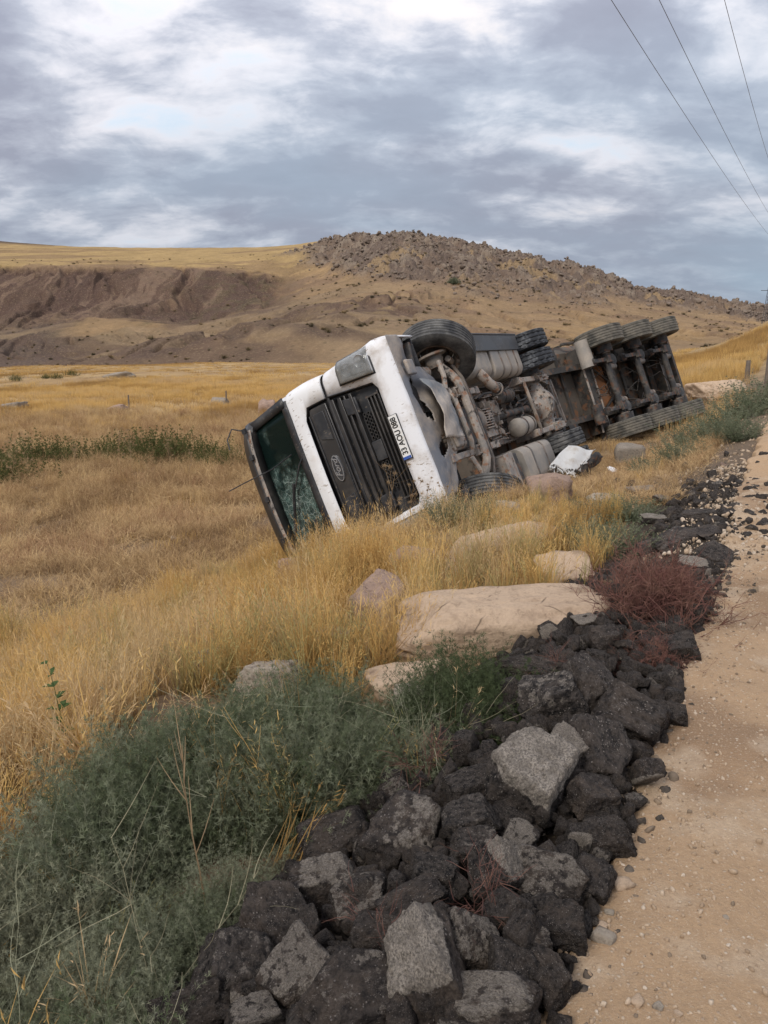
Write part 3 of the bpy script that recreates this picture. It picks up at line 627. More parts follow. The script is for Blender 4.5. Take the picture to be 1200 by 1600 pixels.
# ------------------------------------------------------------------ tractor and trailer
TM = Matrix(((-0.36043562, 0.47898781, -0.80041042, 0.75669917), (0.20187367, 0.87780726, 0.43439779, 9.04547238), (0.91067732, -0.00500935, -0.41308803, 0.60220756), (0, 0, 0, 1)))
TM2 = Matrix(((-0.30575556, 0.7191023, -0.62402358, 5.50742171), (0.2251476, 0.6914308, 0.6864634, 17.16342633), (0.92510653, 0.0693926, -0.37331297, 0.69479112), (0, 0, 0, 1)))
rig = empty('tractor_truck', mat=TM)
tag(rig, 'white tractor truck lying on its right side, black grille and dusty underside showing', 'truck')
def wheel(parent, c, side, w=.315, r=.52, mat='rubber', drive=False, ribs=4, dual=False, seed=0):
    """side=+1: outer face towards +x"""
    h = w / 2; prof = []; rim_r = .30
    prof += [(-h * .80, rim_r), (-h * .97, rim_r + .05), (-h, r * .80), (-h * .97, r * .93), (-h * .88, r * .985)]
    ng = ribs; xs = np.linspace(-h * .84, h * .84, ng * 4 + 3)
    for i, a in enumerate(xs):
        prof.append((a, r - (.014 if i % 4 in (3,) else 0) - .010 * (a / h) ** 2))
    prof += [(h * .88, r * .985), (h * .97, r * .93), (h, r * .80), (h * .97, rim_r + .05), (h * .80, rim_r)]
    P0 = len(prof)
    def mod(q, k, rad):
        if not (5 <= q < P0 - 5):
            return rad
        a = abs(prof[q][0]) / h
        if drive and (k + (q % 3)) % 4 == 0 and a > .25: return rad - .016
        if not drive and k % 3 == 0 and a > .75: return rad - .008
        return rad
    m = MB(); m.lathe(prof, c, 'x', 96, mod); ty = m.build('tyre', M[mat], parent, ang=28)
    # rim: dished disc
    o_ = side * h * .55 if not dual else side * h * .9
    rp = [(-h * .92, rim_r + .022), (-h * .80, rim_r), (-h * .55, rim_r - .012), (-h * .2, rim_r - .05), (h * .2, rim_r - .05), (h * .55, rim_r - .012), (h * .80, rim_r), (h * .92, rim_r + .022), (h * .80, rim_r - .02), (h * .2, rim_r - .065), (-h * .2, rim_r - .065), (-h * .80, rim_r - .02)]
    m = MB(); m.lathe(rp, c, 'x', 40, close=True)
    dp = [(o_, .245), (o_ - side * .02, .23), (o_ - side * .03, .17), (o_, .16), (o_ + side * .05, .13), (o_ + side * .06, .03), (o_ + side * .06, 0.001), (o_ + side * .045, .001), (o_ + side * .04, .03), (o_ - side * .015, .15), (o_ - side * .045, .17), (o_ - side * .035, .235)]
    m.lathe(dp, c, 'x', 40, close=True)
    rm = m.build('rim', M['steel'], parent, ang=30)
    m = MB()
    for k in range(10):
        t = 2 * math.pi * k / 10; m.tube([(c[0] + o_ - side * .035, c[1] + .2 * math.cos(t), c[2] + .2 * math.sin(t)), (c[0] + o_ + side * .03, c[1] + .2 * math.cos(t), c[2] + .2 * math.sin(t))], .015, 6)
    m.build('wheel_nuts', M['steel_dark'], rm)
    return ty
def wheel_thing(parent, name, c, side, **k):
    e = bpy.data.objects.new(name, None); col.objects.link(e); e.parent = parent; e.location = c; wheel(e, (0, 0, 0), side, **k); return e

# --- cab front skin
def xg(z):  return np.interp(z, [.66, .70, .76, 1.45, 1.52, 1.82, 1.90], [.60, .70, .80, .885, .89, .885, .72])
def ring(z, w, yf, rc, yb, xe):
    """points from rear left round the front to rear right; xe = half width of the middle opening"""
    pts = [(w, yb), (w, (yb + yf + rc) / 2), (w, yf + rc)]
    for k in range(1, 7):
        a = math.pi / 2 * k / 7; pts.append((w - rc + rc * math.cos(a), yf + rc - rc * math.sin(a)))
    pts.append((w - rc, yf)); pts.append((xe, yf - .004)); 
    half = [(x, y) for x, y in pts]; mid = [(xe * k, yf - .004 - .02 * (1 - k * k)) for k in (.66, .33, 0, -.33, -.66)]
    full = half + mid + [(-x, y) for x, y in half[::-1]]
    return [(x, y, z) for x, y in full]
def skin(levels, openings, name, mat, parent, solid=.012, bev=0):
    rings = [ring(*l) for l in levels]; m = MB(); n = len(rings[0]); V = [p for r_ in rings for p in r_]; Fs = []
    i0 = 11; i1 = n - 12  # indices of the opening columns
    for a in range(len(rings) - 1):
        zc = (levels[a][0] + levels[a + 1][0]) / 2
        for b in range(n - 1):
            if any(z0 < zc < z1 for z0, z1 in openings) and i0 - 1 <= b <= i1: continue
            Fs.append((a * n + b, a * n + b + 1, (a + 1) * n + b + 1, (a + 1) * n + b))
    m.add(V, Fs); return m.build(name, mat, parent, solid=solid, ang=40, bev=bev), rings
ZL = [(1.505, 1.20, .045), (1.52, 1.205, .03), (1.60, 1.21, .025), (1.72, 1.215, .025), (1.82, 1.215, .025), (1.90, 1.21, .03), (2.0, 1.205, .04), (2.08, 1.20, .05), (2.14, 1.19, .07), (2.17, 1.18, .085), (2.3, 1.165, .12), (2.55, 1.145, .19), (2.8, 1.125, .27), (3.02, 1.11, .34), (3.06, 1.105, .355), (3.18, 1.09, .40), (3.28, 1.04, .47), (3.34, .95, .60)]
lv = [(z, w, y, .16 if z < 2.2 else .10, 2.15, float(xg(z)) if z < 1.95 else (w - .13 if z > 2.1 else .8)) for z, w, y in ZL]
cab, rg = skin(lv, [(1.51, 1.87), (2.17, 3.03)], 'cab_shell', M['white'], rig)
m = MB(); tp = rg[-1]; m.add(tp, [tuple(range(len(tp)))]); m.build('roof', M['white'], rig, smooth=False)
m = MB(); m.box((0, 2.16, 2.3), (2.3, .03, 2.1)); m.build('rear_wall', M['white'], rig)
m = MB(); m.box((0, 1.15, 1.14), (2.28, 1.95, .08)); m.box((0, .16, 1.45), (2.2, .05, .55)); m.build('cab_floor', M['steel_dark'], rig)
for sx in (-1, 1):
    m = MB(); m.prism([(.78, 1.12), (2.15, 1.12), (2.15, 1.50), (.30, 1.50), (.40, 1.2)], sx * 1.17, sx * 1.205, 0); d = m.build('door_skirt', M['white'], rig)
    m = MB(); m.prism([(.55, 2.2), (1.45, 2.2), (1.45, 2.95), (.72, 2.95)], sx * 1.212, sx * 1.222, 0); m.build('side_window', M['sideglass'], rig)
    m = MB(); m.box((sx * 1.25, 1.3, 1.75), (.04, .18, .05)); m.build('door_handle', M['black'], rig)
# dark line between cab and lower front
m = MB(); g0 = ring(1.46, 1.175, .07, .16, .75, .85); g1 = ring(1.51, 1.175, .07, .16, .75, .85); n = len(g0); m.add(g0 + g1, [(i, i + 1, n + i + 1, n + i) for i in range(n - 1)])
m.build('gap_seal', M['black'], rig, solid=.02)
# lower front (bumper with headlights)
BL = [(.40, 1.235, .075), (.43, 1.262, .045), (.50, 1.278, .01), (.58, 1.285, -.012), (.64, 1.285, -.02), (.70, 1.275, -.015), (.76, 1.265, -.005), (1.0, 1.245, .01), (1.25, 1.225, .022), (1.40, 1.21, .03), (1.445, 1.205, .035), (1.465, 1.195, .05)]
lb = [(z, w, y, .16, .78, float(xg(z))) for z, w, y in BL]
bump_, rb = skin(lb, [(.70, 1.47)], 'bumper', M['white_low'], rig, .014)
# return lips of the grille opening
for sg_ in (1, -1):
    zs = [.70, .76, 1.0, 1.25, 1.46]; MB().grid([[(sg_ * float(xg(z)), .0, z) for z in zs], [(sg_ * (float(xg(z)) - .02), .10, z) for z in zs]]).build('grille_surround', M['black'], rig, solid=.01)
    zs = [1.51, 1.6, 1.82, 1.87]; MB().grid([[(sg_ * float(xg(z)), .02, z) for z in zs], [(sg_ * (float(xg(z)) - .02), .10, z) for z in zs]]).build('grille_surround', M['black'], rig, solid=.01)
gr = MB(); gr.prism([(-.86, .70), (.86, .70), (.90, 1.5), (.88, 1.88), (-.88, 1.88), (-.90, 1.5)], .10, .13); gr = gr.build('grille', M['black'], rig)
# upper black panel with raised frame and badge
m = MB(); m.prism([(-.84, 1.53), (.84, 1.53), (.84, 1.80), (.70, 1.86), (-.70, 1.86), (-.84, 1.80)], .03, .075); m.build('upper_grille_panel', M['blackgloss'], gr, bev=.012)
for z, h_ in ((1.825, .018), (1.56, .02)):
    m = MB(); m.box((0, .022, z), (1.52, .03, h_)); m.build('grille_bar', M['black'], gr, bev=.006)
for sx in (-1, 1):
    m = MB(); m.prism([(sx * .36, 1.60), (sx * .76, 1.60), (sx * .76, 1.78), (sx * .42, 1.78)], .018, .036); m.build('grille_pad', M['black'], gr, bev=.008)
# lower grille bars
for z, w_, h_, yy in ((1.425, .83, .05, .05), (1.33, .82, .055, .075), (1.235, .81, .03, .05), (1.135, .80, .045, .03)):
    m = MB(); m.prism([(-w_, z - h_ / 2), (w_, z - h_ / 2), (w_ + .005, z + h_ / 2), (-w_ - .005, z + h_ / 2)], yy - .03, yy + .03); m.build('grille_bar', M['blackgloss'], gr, bev=.008)
for sx in (-1, 1):
    m = MB(); m.prism([(sx * .52, 1.08), (sx * .74, 1.08), (sx * .77, 1.28), (sx * .55, 1.28)], .012, .06); m.build('step_pad', M['black'], gr, bev=.015)
    # honeycomb cells
    for zc, n0 in ((1.055, 0), (.995, 0)):
        for k in range(7):
            xc = sx * (.17 + .052 * k); mm = MB(); ro, ri = .031, .021; V = []
            for rad in (ro, ri):
                for yq in (.04, .085):
                    for q_ in range(6): a = math.pi / 3 * q_ + .5; V.append((xc + rad * math.cos(a), yq, zc + rad * .85 * math.sin(a)))
            Fs = [(q_, (q_ + 1) % 6, 12 + (q_ + 1) % 6, 12 + q_) for q_ in range(6)] + [(12 + q_, 12 + (q_ + 1) % 6, 18 + (q_ + 1) % 6, 18 + q_) for q_ in range(6)]
            mm.add(V, Fs); mm.build('honeycomb_cell', M['blackgloss'], gr, smooth=False)
m = MB(); m.box((0, .05, 1.03), (.26, .05, .15)); m.build('centre_block', M['black'], gr, bev=.01)
for k, z in enumerate((.93, .875, .82, .765)):
    w_ = .66 if k < 3 else .70; m = MB(); m.prism([(-w_, z - .011), (w_, z - .011), (w_, z + .011), (-w_, z + .011)], .02, .085); m.build('slat', M['blackgloss'], gr, bev=.004)
for sx in (-1, 1):
    m = MB(); m.box((sx * .665, .05, .85), (.022, .07, .19)); m.build('slat_end', M['steel_dark'], gr)
# badge
m = MB(); P = [(.175 * math.cos(2 * math.pi * k / 32), .068 * math.sin(2 * math.pi * k / 32) + 1.69) for k in range(32)]; m.prism(P, .0, .03); bd = m.build('badge', M['chrome'], gr)
m = MB(); P = [(.162 * math.cos(2 * math.pi * k / 32), .056 * math.sin(2 * math.pi * k / 32) + 1.69) for k in range(32)]; m.prism(P, -.004, .0); m.build('badge_face', M['black'], gr)
def text(body, size, loc, mat, parent, name, shear=0, sx=1, bold=0):
    c = bpy.data.curves.new(name, 'FONT'); c.body = body; c.size = size; c.align_x = 'CENTER'; c.align_y = 'CENTER'; c.extrude = .0015; c.shear = shear; c.offset = bold
    o = bpy.data.objects.new(name, c); col.objects.link(o); c.materials.append(mat); o.parent = parent; o.location = loc; o.rotation_euler = (R(90), 0, 0); o.scale = (sx, 1, 1)
    bpy.context.view_layer.update(); me = bpy.data.meshes.new_from_object(o.evaluated_get(bpy.context.evaluated_depsgraph_get())); q = link(name, me, mat, parent); q.location = loc; q.rotation_euler = (R(90), 0, 0); q.scale = (sx, 1, 1); bpy.data.objects.remove(o); q.name = name; return q
text('Ford', .11, (0, -.006, 1.688), M['chrome'], gr, 'badge_lettering', .35, 1.15, .0015)
# number plate
e = bpy.data.objects.new('number_plate', None); col.objects.link(e); e.parent = rig; e.location = (.04, -.068, .645)
m = MB(); m.box((0, 0, 0), (.56, .012, .115)); m.build('plate_panel', M['plate'], e, bev=.003)
m = MB(); m.box((-.262, -.008, 0), (.034, .004, .11)); m.build('blue_band', M['eublue'], e)
text('33 AOU 088', .108, (.018, -.0085, .0), M['ink'], e, 'plate_lettering', 0, .84, .0022)
m = MB(); m.box((0, .009, 0), (.575, .010, .130)); m.build('plate_frame', M['black'], e)
# headlights
for sx in (-1, 1):
    e = bpy.data.objects.new('headlight', None); col.objects.link(e); e.parent = rig
    q0 = [(.90, .68), (1.245, .68), (1.225, 1.16), (.945, 1.17)]
    def fy(x): return .0 + max(0, abs(x) - 1.09) ** 2 * 4.6 - .030
    def lens(q, dy, name, mat, sub=8):
        G = []
        for i in range(sub + 1):
            r_ = []
            for j in range(sub + 1):
                u_, v_ = i / sub, j / sub; a = np.array(q[0]) * (1 - u_) + np.array(q[1]) * u_; b = np.array(q[3]) * (1 - u_) + np.array(q[2]) * u_; p = a * (1 - v_) + b * v_
                r_.append((sx * p[0], fy(p[0]) + dy, p[1]))
            G.append(r_)
        return MB().grid(G).build(name, mat, e, solid=.008)
    lens([(.875, .655), (1.265, .655), (1.245, 1.185), (.925, 1.20)], .006, 'lamp_housing', M['black'])
    lens(q0, -.034, 'lamp_glass', M['lamp'])
    lens([(.90, .68), (1.245, .68), (1.225, 1.16), (.945, 1.17)], -.002, 'lamp_backing', M['lamp_in'])
    lens([(.955, .74), (1.06, .745), (1.05, .98), (.975, .98)], -.012, 'lamp_reflector', M['lamp_in']); lens([(1.10, .78), (1.20, .79), (1.185, 1.10), (1.09, 1.10)], -.014, 'lamp_reflector', M['lamp_in'])
    for zc, xc, r_ in ((.81, 1.10, .085), (1.02, 1.07, .09)):
        m = MB(); m.lathe([(-.018, r_), (-.024, r_ * .92), (-.012, r_ * .6), (-.010, .022), (-.020, .02), (-.020, .001)], (sx * xc, fy(xc) + .004, zc), 'y', 20); m.build('lamp_reflector', M['chrome'], e)
# windscreen, frame, visor, wipers
G = []
for z in np.linspace(2.165, 3.045, 12):
    w = np.interp(z, [l[0] for l in lv], [l[1] for l in lv]) - .12; yf = np.interp(z, [l[0] for l in lv], [l[2] for l in lv])
    G.append([(w * k, yf + .01 - .02 * (1 - k * k), z) for k in np.linspace(-1, 1, 14)])
MB().grid(G).build('windscreen', M['glass'], rig, solid=.006)
m = MB()
G = []
for z in (2.12, 2.19, 2.24):
    w = 1.10; yf = np.interp(z, [l[0] for l in lv], [l[2] for l in lv]); G.append([(w * k, yf - .020 - .02 * (1 - k * k) + .02 * (k ** 6), z) for k in np.linspace(-1, 1, 16)])
MB().grid(G).build('scuttle_panel', M['black'], rig, solid=.02)
for sx in (-1, 1):
    G = [[(sx * (w_ + dx), y_ - .016, z_) for dx in (-.15, -.02)] for z_, w_, y_ in ((2.17, 1.18, .085), (2.3, 1.165, .12), (2.8, 1.125, .27), (3.06, 1.105, .355))]
    MB().grid(G).build('screen_pillar_trim', M['black'], rig, solid=.012)
G = []
for v_, (dy, z) in enumerate(((.30, 3.00), (.20, 3.03), (.17, 3.10), (.20, 3.20), (.30, 3.29), (.42, 3.33))):
    G.append([(1.12 * k * (1 - .03 * (v_ / 5)), dy + .05 * k * k + .12 * k ** 8, z - .07 * k ** 4) for k in np.linspace(-1, 1, 20)])
vis = MB().grid(G).build('sun_visor', M['blackgloss'], rig, solid=.02)
G = [[(1.0 * k, .165 + .06 * k * k, z - .05 * k ** 4) for k in np.linspace(-1, 1, 16)] for z in (3.02, 3.075)]
MB().grid(G).build('visor_strip', M['steel_light'], vis, solid=.012)
for x in (-.62, 0, .62, 1.0):
    MB().box((x, .15, 3.07 - .05 * abs(x) ** 4), (.07, .05, .06)).build('visor_clip', M['black'], vis)
m = MB(); m.tube([(.35, .06, 2.15), (.25, .02, 2.25), (-.12, .13, 2.62)], .012, 6); m.tube([(.05, .08, 2.50), (-.62, .18, 2.86)], .022, 6); m.build('wiper', M['black'], rig)
m = MB(); m.tube([(-.55, .05, 2.15), (-.60, .06, 2.25), (-.85, .12, 2.45)], .012, 6); m.tube([(-.5, .09, 2.38), (-1.0, .13, 2.5)], .018, 6); m.build('wiper', M['black'], rig)
m = MB(); m.tube([(.42, .07, 2.35), (.36, .16, 2.8), (.33, .02, 3.2), (.31, -.02, 3.52)], .008, 6); m.build('loose_trim_rod', M['black'], rig)
m = MB(); m.tube([(1.05, .35, 3.2), (1.13, .25, 3.30), (1.0, .15, 3.36), (.85, .12, 3.36)], .010, 6); m.build('roof_cable', M['black'], rig)
# interior
m = MB(); m.prism([(.18, 1.55), (.62, 1.55), (.60, 1.95), (.45, 2.12), (.20, 2.12)], -1.1, 1.1, 0); m.build('dashboard', M['seat'], rig, bev=.03)
m = MB(); m.tube([(.48 + .23 * math.cos(2 * math.pi * k / 24), .72 + .09 * math.sin(2 * math.pi * k / 24), 2.2 + .21 * math.sin(2 * math.pi * k / 24)) for k in range(25)], .018, 6, False); m.tube([(.26, .72, 2.2), (.70, .72, 2.2)], .015, 6); m.tube([(.48, .72, 2.2), (.48, .5, 1.9)], .03, 6); m.build('steering_wheel', M['black'], rig)
for x in (-.55, .5):
    m = MB(); m.box((x, 1.35, 1.75), (.5, .5, .14)); m.box((x, 1.62, 2.15), (.5, .14, .75)); m.box((x, 1.62, 2.6), (.28, .1, .18)); m.build('seat', M['seat'], rig, bev=.03)
m = MB(); m.tube([(-.95, .62, 2.45), (-1.0, .5, 2.5), (-1.05, .5, 2.9)], .02, 6); m.build('grab_handle', M['black'], rig)
# --- valance under the bumper: battered plate
outline = [(1.25, .02, .70), (1.0, .02, .62), (.80, .02, .80), (.64, .02, 1.10), (.40, .02, 1.24), (.17, .02, 1.34), (-.10, .02, 1.10), (-.33, .02, .94), (-.6, .03, .66), (-.82, .02, .52), (-1.0, .03, .50), (-1.24, .02, .62)]
xs = np.linspace(1.255, -1.245, 90); yb = np.interp(-xs, [-p[0] for p in outline], [p[2] for p in outline]); G = []
for i, x in enumerate(xs):
    r_ = []
    for j in range(40):
        f = j / 39; y = .06 + (yb[i] - .06) * f + .03 * (vn(np.array([x * 9]), np.array([3.]), s=9)[0] - .5) * f
        z = .40 - .02 * math.sin(math.pi * min(1, f * 1.3)) + .10 * (fbm(np.array([x * 2.5 + 5]), np.array([y * 2.5]), o=4, s=60)[0] - .5) * min(1, f * 3) + .05 * f * f + (.05 if abs(x) > .85 else 0) * f
        # crushed hollow left of centre
        z += .16 * math.exp(-((x - .50) / .16) ** 2 - ((y - .42) / .13) ** 2) + .05 * math.exp(-((x - .85) / .12) ** 2 - ((y - .35) / .15) ** 2)
        r_.append((x, y, z))
    G.append(r_)
m = MB(); G = np.array(G); a_, b_ = G.shape[:2]
Fs = []
for i in range(a_ - 1):
    for j in range(b_ - 1):
        c_ = G[i, j]
        if ((c_[0] - .42) / .30) ** 2 + ((c_[1] - .34 + .12 * (c_[0] - .42)) / .13) ** 2 < 1 + .5 * (vn(np.array([c_[0] * 20]), np.array([c_[1] * 20]))[0] - .5): continue
        if ((c_[0] + .22) / .13) ** 2 + ((c_[1] - .46 - .9 * (c_[0] + .22)) / .15) ** 2 < 1: continue
        Fs.append((i * b_ + j, i * b_ + j + 1, (i + 1) * b_ + j + 1, (i + 1) * b_ + j))
m.add(G.reshape(-1, 3), Fs); m.build('bumper_valance', M['valance'], rig, solid=.010, ang=50)
# bent flap torn out of it
G = []
A, B, C_, D = [np.array(p) for p in ((.66, .44, .33), (.55, 1.06, .33), (-.16, .30, .22), (-.20, .98, .30))]
for i in range(24):
    u_ = i / 23; r_ = []
    for j in range(16):
        v_ = j / 15; p = (A * (1 - u_) + C_ * u_) * (1 - v_) + (B * (1 - u_) + D * u_) * v_
        p = p + np.array([0, 0, -.09 * math.sin(math.pi * u_) * (1 - v_) + .05 * abs(((u_ * 2.3 + v_) % 1) - .5) + .06 * (fbm(np.array([u_ * 4]), np.array([v_ * 4]), o=3, s=70)[0] - .5)]); r_.append(p)
    G.append(r_)
MB().grid(G).build('torn_flap', M['flap'], rig, solid=.008, ang=30)
m = MB(); m.box((.82, .33, .37), (.20, .20, .05)); m.build('tow_cover', M['valance'], rig, bev=.02)
m = MB(); m.box((0, .45, .56), (1.6, .12, .16)); m.box((.45, .8, .72), (.07, .7, .2)); m.box((-.45, .8, .72), (.07, .7, .2)); m.box((0, .3, .9), (1.9, .2, .35)); m.build('front_crossmember', M['steel_dark'], rig, bev=.01)
for x_ in (1.0, -1.0): MB().box((x_, .60, .52), (.35, .05, .22), Matrix.Rotation(.3 if x_ > 0 else 0, 3, 'Z')).build('bumper_bracket', M['steel_dark'], rig, bev=.01)
# mudguards
for sx in (-1, 1):
    G = [[(x, 1.4 + .62 * math.cos(a), .55 + .62 * math.sin(a)) for x in np.linspace(sx * .78, sx * 1.24, 4)] for a in np.linspace(R(-5), R(190), 22)]
    MB().grid(G).build('mudguard', M['black'], rig, solid=.012)
# --- chassis
for sx in (-1, 1):
    m = MB(); x = sx * .43
    m.box((x, 3.6, .86), (.012, 6.0, .26)); m.box((x - sx * .035, 3.6, .735), (.075, 6.0, .012)); m.box((x - sx * .035, 3.6, .985), (.075, 6.0, .012))
    fr_ = m.build('chassis_rail', M['steel'], rig)
    m = MB()
    for y in np.arange(.9, 6.5, .22): m.tube([(x - sx * .02, y, .80), (x + sx * .02, y, .80)], .012, 6); m.tube([(x - sx * .02, y, .92), (x + sx * .02, y, .92)], .012, 6)
    m.build('chassis_bolts', M['steel_light'], fr_, kind='stuff')
for y, zz in ((.75, .8), (2.35, .8), (3.5, .84), (4.35, .84), (5.75, .86), (6.55, .86)):
    m = MB(); m.box((0, y, zz), (.86, .09, .16)); m.build('crossmember', M['steel'], rig, bev=.01)
# front axle: drop beam, track rod, drag link, springs
m = MB(); PA = [(.93, 1.40, .50), (.80, 1.42, .46), (.68, 1.45, .38), (.56, 1.48, .33), (.3, 1.48, .315), (-.3, 1.48, .315), (-.56, 1.48, .33), (-.68, 1.45, .38), (-.80, 1.42, .46), (-.93, 1.40, .50)]
m.tube(PA, [.075, .07, .065, .062, .058, .058, .062, .065, .07, .075], 10); ax = m.build('front_axle', M['steel_light'], rig)
m = MB(); m.tube([(.82, 1.66, .40), (.6, 1.70, .34), (-.6, 1.70, .34), (-.82, 1.66, .40)], .028, 8); m.build('track_rod', M['steel'], rig)
m = MB(); m.tube([(.62, 1.95, .62), (.60, 1.80, .38), (.3, 1.78, .36), (-.3, 1.78, .36), (-.6, 1.80, .38), (-.62, 1.95, .62)], .032, 8); m.build('stabiliser_bar', M['steel_dark'], rig)
m = MB(); m.tube([(.48, 1.22, .40), (.32, 1.20, .34), (-.28, 1.20, .33), (-.38, 1.24, .38)], .036, 8); m.build('steering_link', M['steel_light'], rig)
for sx in (-1, 1):
    m = MB()
    for k in range(3): m.box((sx * .42, 1.45, .44 + .032 * k), (.085, 1.7 - .35 * k, .022))
    m.box((sx * .42, .68, .52), (.11, .14, .22)); m.box((sx * .42, 2.28, .55), (.11, .14, .26)); m.box((sx * .42, 1.47, .40), (.15, .17, .07))
    for dy in (-.06, .06):
        for dx in (-.055, .055): m.tube([(sx * .42 + dx, 1.47 + dy, .33), (sx * .42 + dx, 1.47 + dy, .54)], .012, 6)
    m.build('leaf_spring', M['steel_light'], rig, bev=.006)
    m = MB(); m.lathe([(-.09, .001), (-.09, .10), (.0, .13), (.05, .13), (.07, .20), (.10, .20), (.10, .001)] if sx > 0 else [(.09, .001), (.09, .10), (.0, .13), (-.05, .13), (-.07, .20), (-.10, .20), (-.10, .001)], (sx * .92, 1.4, .51), 'x', 20); m.build('brake_hub', M['steel'], rig, ang=30)
    m = MB(); m.tube([(sx * .80, 1.2, .60), (sx * .80, 1.02, .60)], .085, 14); m.tube([(sx * .80, 1.02, .60), (sx * .80, .98, .60)], .06, 10); m.tube([(sx * .80, 1.2, .6), (sx * .84, 1.36, .62)], .03, 6); m.build('brake_chamber', M['steel_light'], rig)
    m = MB(); m.tube([(sx * .88, 1.40, .62), (sx * .82, 1.42, .70), (sx * .86, 1.3, .78), (sx * .6, 1.0, .74), (sx * .5, .9, .7)], .017, 6); m.tube([(sx * .9, 1.52, .36), (sx * .86, 1.66, .38)], .045, 8); m.tube([(sx * .88, 1.28, .40), (sx * .66, 1.18, .36), (sx * .48, 1.12, .38)], .035, 8); m.build('steering_arm', M['steel_light'], rig)
# engine, sump, gearbox
m = MB(); m.box((-.05, 1.25, .78), (.62, 1.1, .5)); m.box((-.05, 1.95, .80), (.55, .35, .46)); eng = m.build('engine_block', M['steel_dark'], rig, bev=.03)
m = MB(); m.box((-.06, 1.02, .50), (.56, .42, .16)); m.box((-.06, 1.0, .40), (.50, .30, .07)); m.build('oil_sump', M['steel_light'], rig, bev=.035)
m = MB()
for k in range(9): m.box((-.30 + .06 * k, .82, .50), (.018, .05, .14))
m.build('sump_fins', M['steel'], rig)
m = MB(); m.lathe([(2.1, .001), (2.1, .27), (2.3, .27), (2.32, .22), (2.55, .20), (2.58, .24), (2.64, .24), (2.66, .19), (2.9, .17), (2.93, .21), (2.98, .21), (3.0, .14), (3.2, .12), (3.2, .001)], (0, 0, .72), 'y', 20)
gb = m.build('gearbox', M['steel'], rig, ang=30)
m = MB()
for k in range(8): m.box((-.16 + .04 * k, 2.42, .50), (.014, .30, .10)); 
for k in range(7): m.box((0.12, 2.72 + .05 * k, .55), (.24, .016, .12))
m.box((-.2, 2.5, .62), (.18, .42, .2)); m.build('gearbox_ribs', M['steel_light'], gb, bev=.004)
rs_ = random.Random(3)
m = MB()
for k in range(26):
    p = (rs_.uniform(-.3, .3), rs_.uniform(2.2, 3.1), rs_.uniform(.46, .62)); m.box(p, (rs_.uniform(.03, .10), rs_.uniform(.03, .11), rs_.uniform(.03, .08)), Matrix.Rotation(rs_.uniform(-.5, .5), 3, 'Z'))
m.build('gearbox_fittings', M['steel'], gb, bev=.006, kind='stuff')
# propshaft, drive axle
m = MB(); m.tube([(0, 3.18, .68), (0, 3.3, .67)], [.09, .06], 12); m.tube([(0, 3.3, .67), (0, 4.55, .57)], .062, 14); m.tube([(0, 4.5, .57), (0, 4.68, .56)], .085, 12); m.build('propshaft', M['steel_dark'], rig)
m = MB(); m.lathe([(4.62, .001), (4.62, .10), (4.68, .13), (4.74, .10), (4.78, .14), (4.88, .22), (4.90, .27), (4.94, .27), (4.95, .30), (5.12, .29), (5.28, .20), (5.34, .08), (5.35, .001)], (0, 0, .54), 'y', 26); ax2 = m.build('differential', M['steel_light'], rig, ang=30)
m = MB()
for k in range(14):
    a = 2 * math.pi * k / 14; m.tube([(.285 * math.cos(a), 4.88, .54 + .285 * math.sin(a)), (.285 * math.cos(a), 4.965, .54 + .285 * math.sin(a))], .014, 6)
for k in range(8):
    a = 2 * math.pi * k / 8; m.tube([(.115 * math.cos(a), 4.60, .54 + .115 * math.sin(a)), (.115 * math.cos(a), 4.66, .54 + .115 * math.sin(a))], .014, 6)
m.build('differential_bolts', M['steel'], ax2, kind='stuff')
for sx in (-1, 1):
    m = MB(); m.tube([(sx * .15, 5.1, .53), (sx * .30, 5.1, .52), (sx * .42, 5.1, .52), (sx * .60, 5.1, .52)], [.22, .14, .10, .09], 14); m.build('axle_tube', M['steel_light'], rig)
    # trailing arm / spring pack
    m = MB(); m.box((sx * .46, 4.55, .42), (.09, .85, .07)); m.box((sx * .46, 5.32, .43), (.11, .75, .08)); m.box((sx * .46, 5.1, .40), (.16, .22, .12)); m.build('suspension_arm', M['steel_light'], rig, bev=.012)
    m = MB(); m.box((sx * .46, 4.15, .60), (.12, .16, .42)); m.build('spring_hanger', M['steel'], rig, bev=.01)
    m = MB()
    for k in range(5): m.box((sx * .46 + rs_.uniform(-.05, .05), 5.0 + .06 * k, .33), (.03, .035, .09))
    m.build('spring_bolts', M['steel_light'], rig)
    m = MB(); m.lathe([(-.16, .001), (-.16, .13), (-.08, .15), (0, .13), (.08, .15), (.16, .13), (.16, .001)], (sx * .46, 5.72, .62), 'z', 18); m.build('air_bag', M['rubber'], rig)
    m = MB(); m.tube([(sx * .36, 5.42, .62), (sx * .36, 5.72, .64)], .10, 16); m.tube([(sx * .36, 5.70, .64), (sx * .36, 5.86, .64)], .085, 16); m.build('brake_chamber', M['tank'], rig)
    m = MB(); m.tube([(sx * .42, 5.25, .42), (sx * .35, 5.9, .5), (sx * .33, 6.45, .74)], .018, 6); m.tube([(sx * .5, 5.35, .4), (sx * .47, 5.95, .46), (sx * .42, 6.4, .76)], .014, 6); m.build('brake_pipe', M['steel_light'], rig)
m = MB(); m.tube([(.52, 4.36, .52), (.47, 4.30, .40), (.25, 4.22, .37), (-.2, 4.22, .37), (-.42, 4.30, .40), (-.50, 4.40, .50)], .030, 8); m.build('stabiliser_bar', M['steel'], rig)
m = MB(); m.tube([(.40, 5.95, .50), (-.40, 5.95, .50)], .022, 6); m.tube([(.42, 6.15, .52), (-.42, 6.15, .52)], .03, 6); m.build('cross_rod', M['steel'], rig)
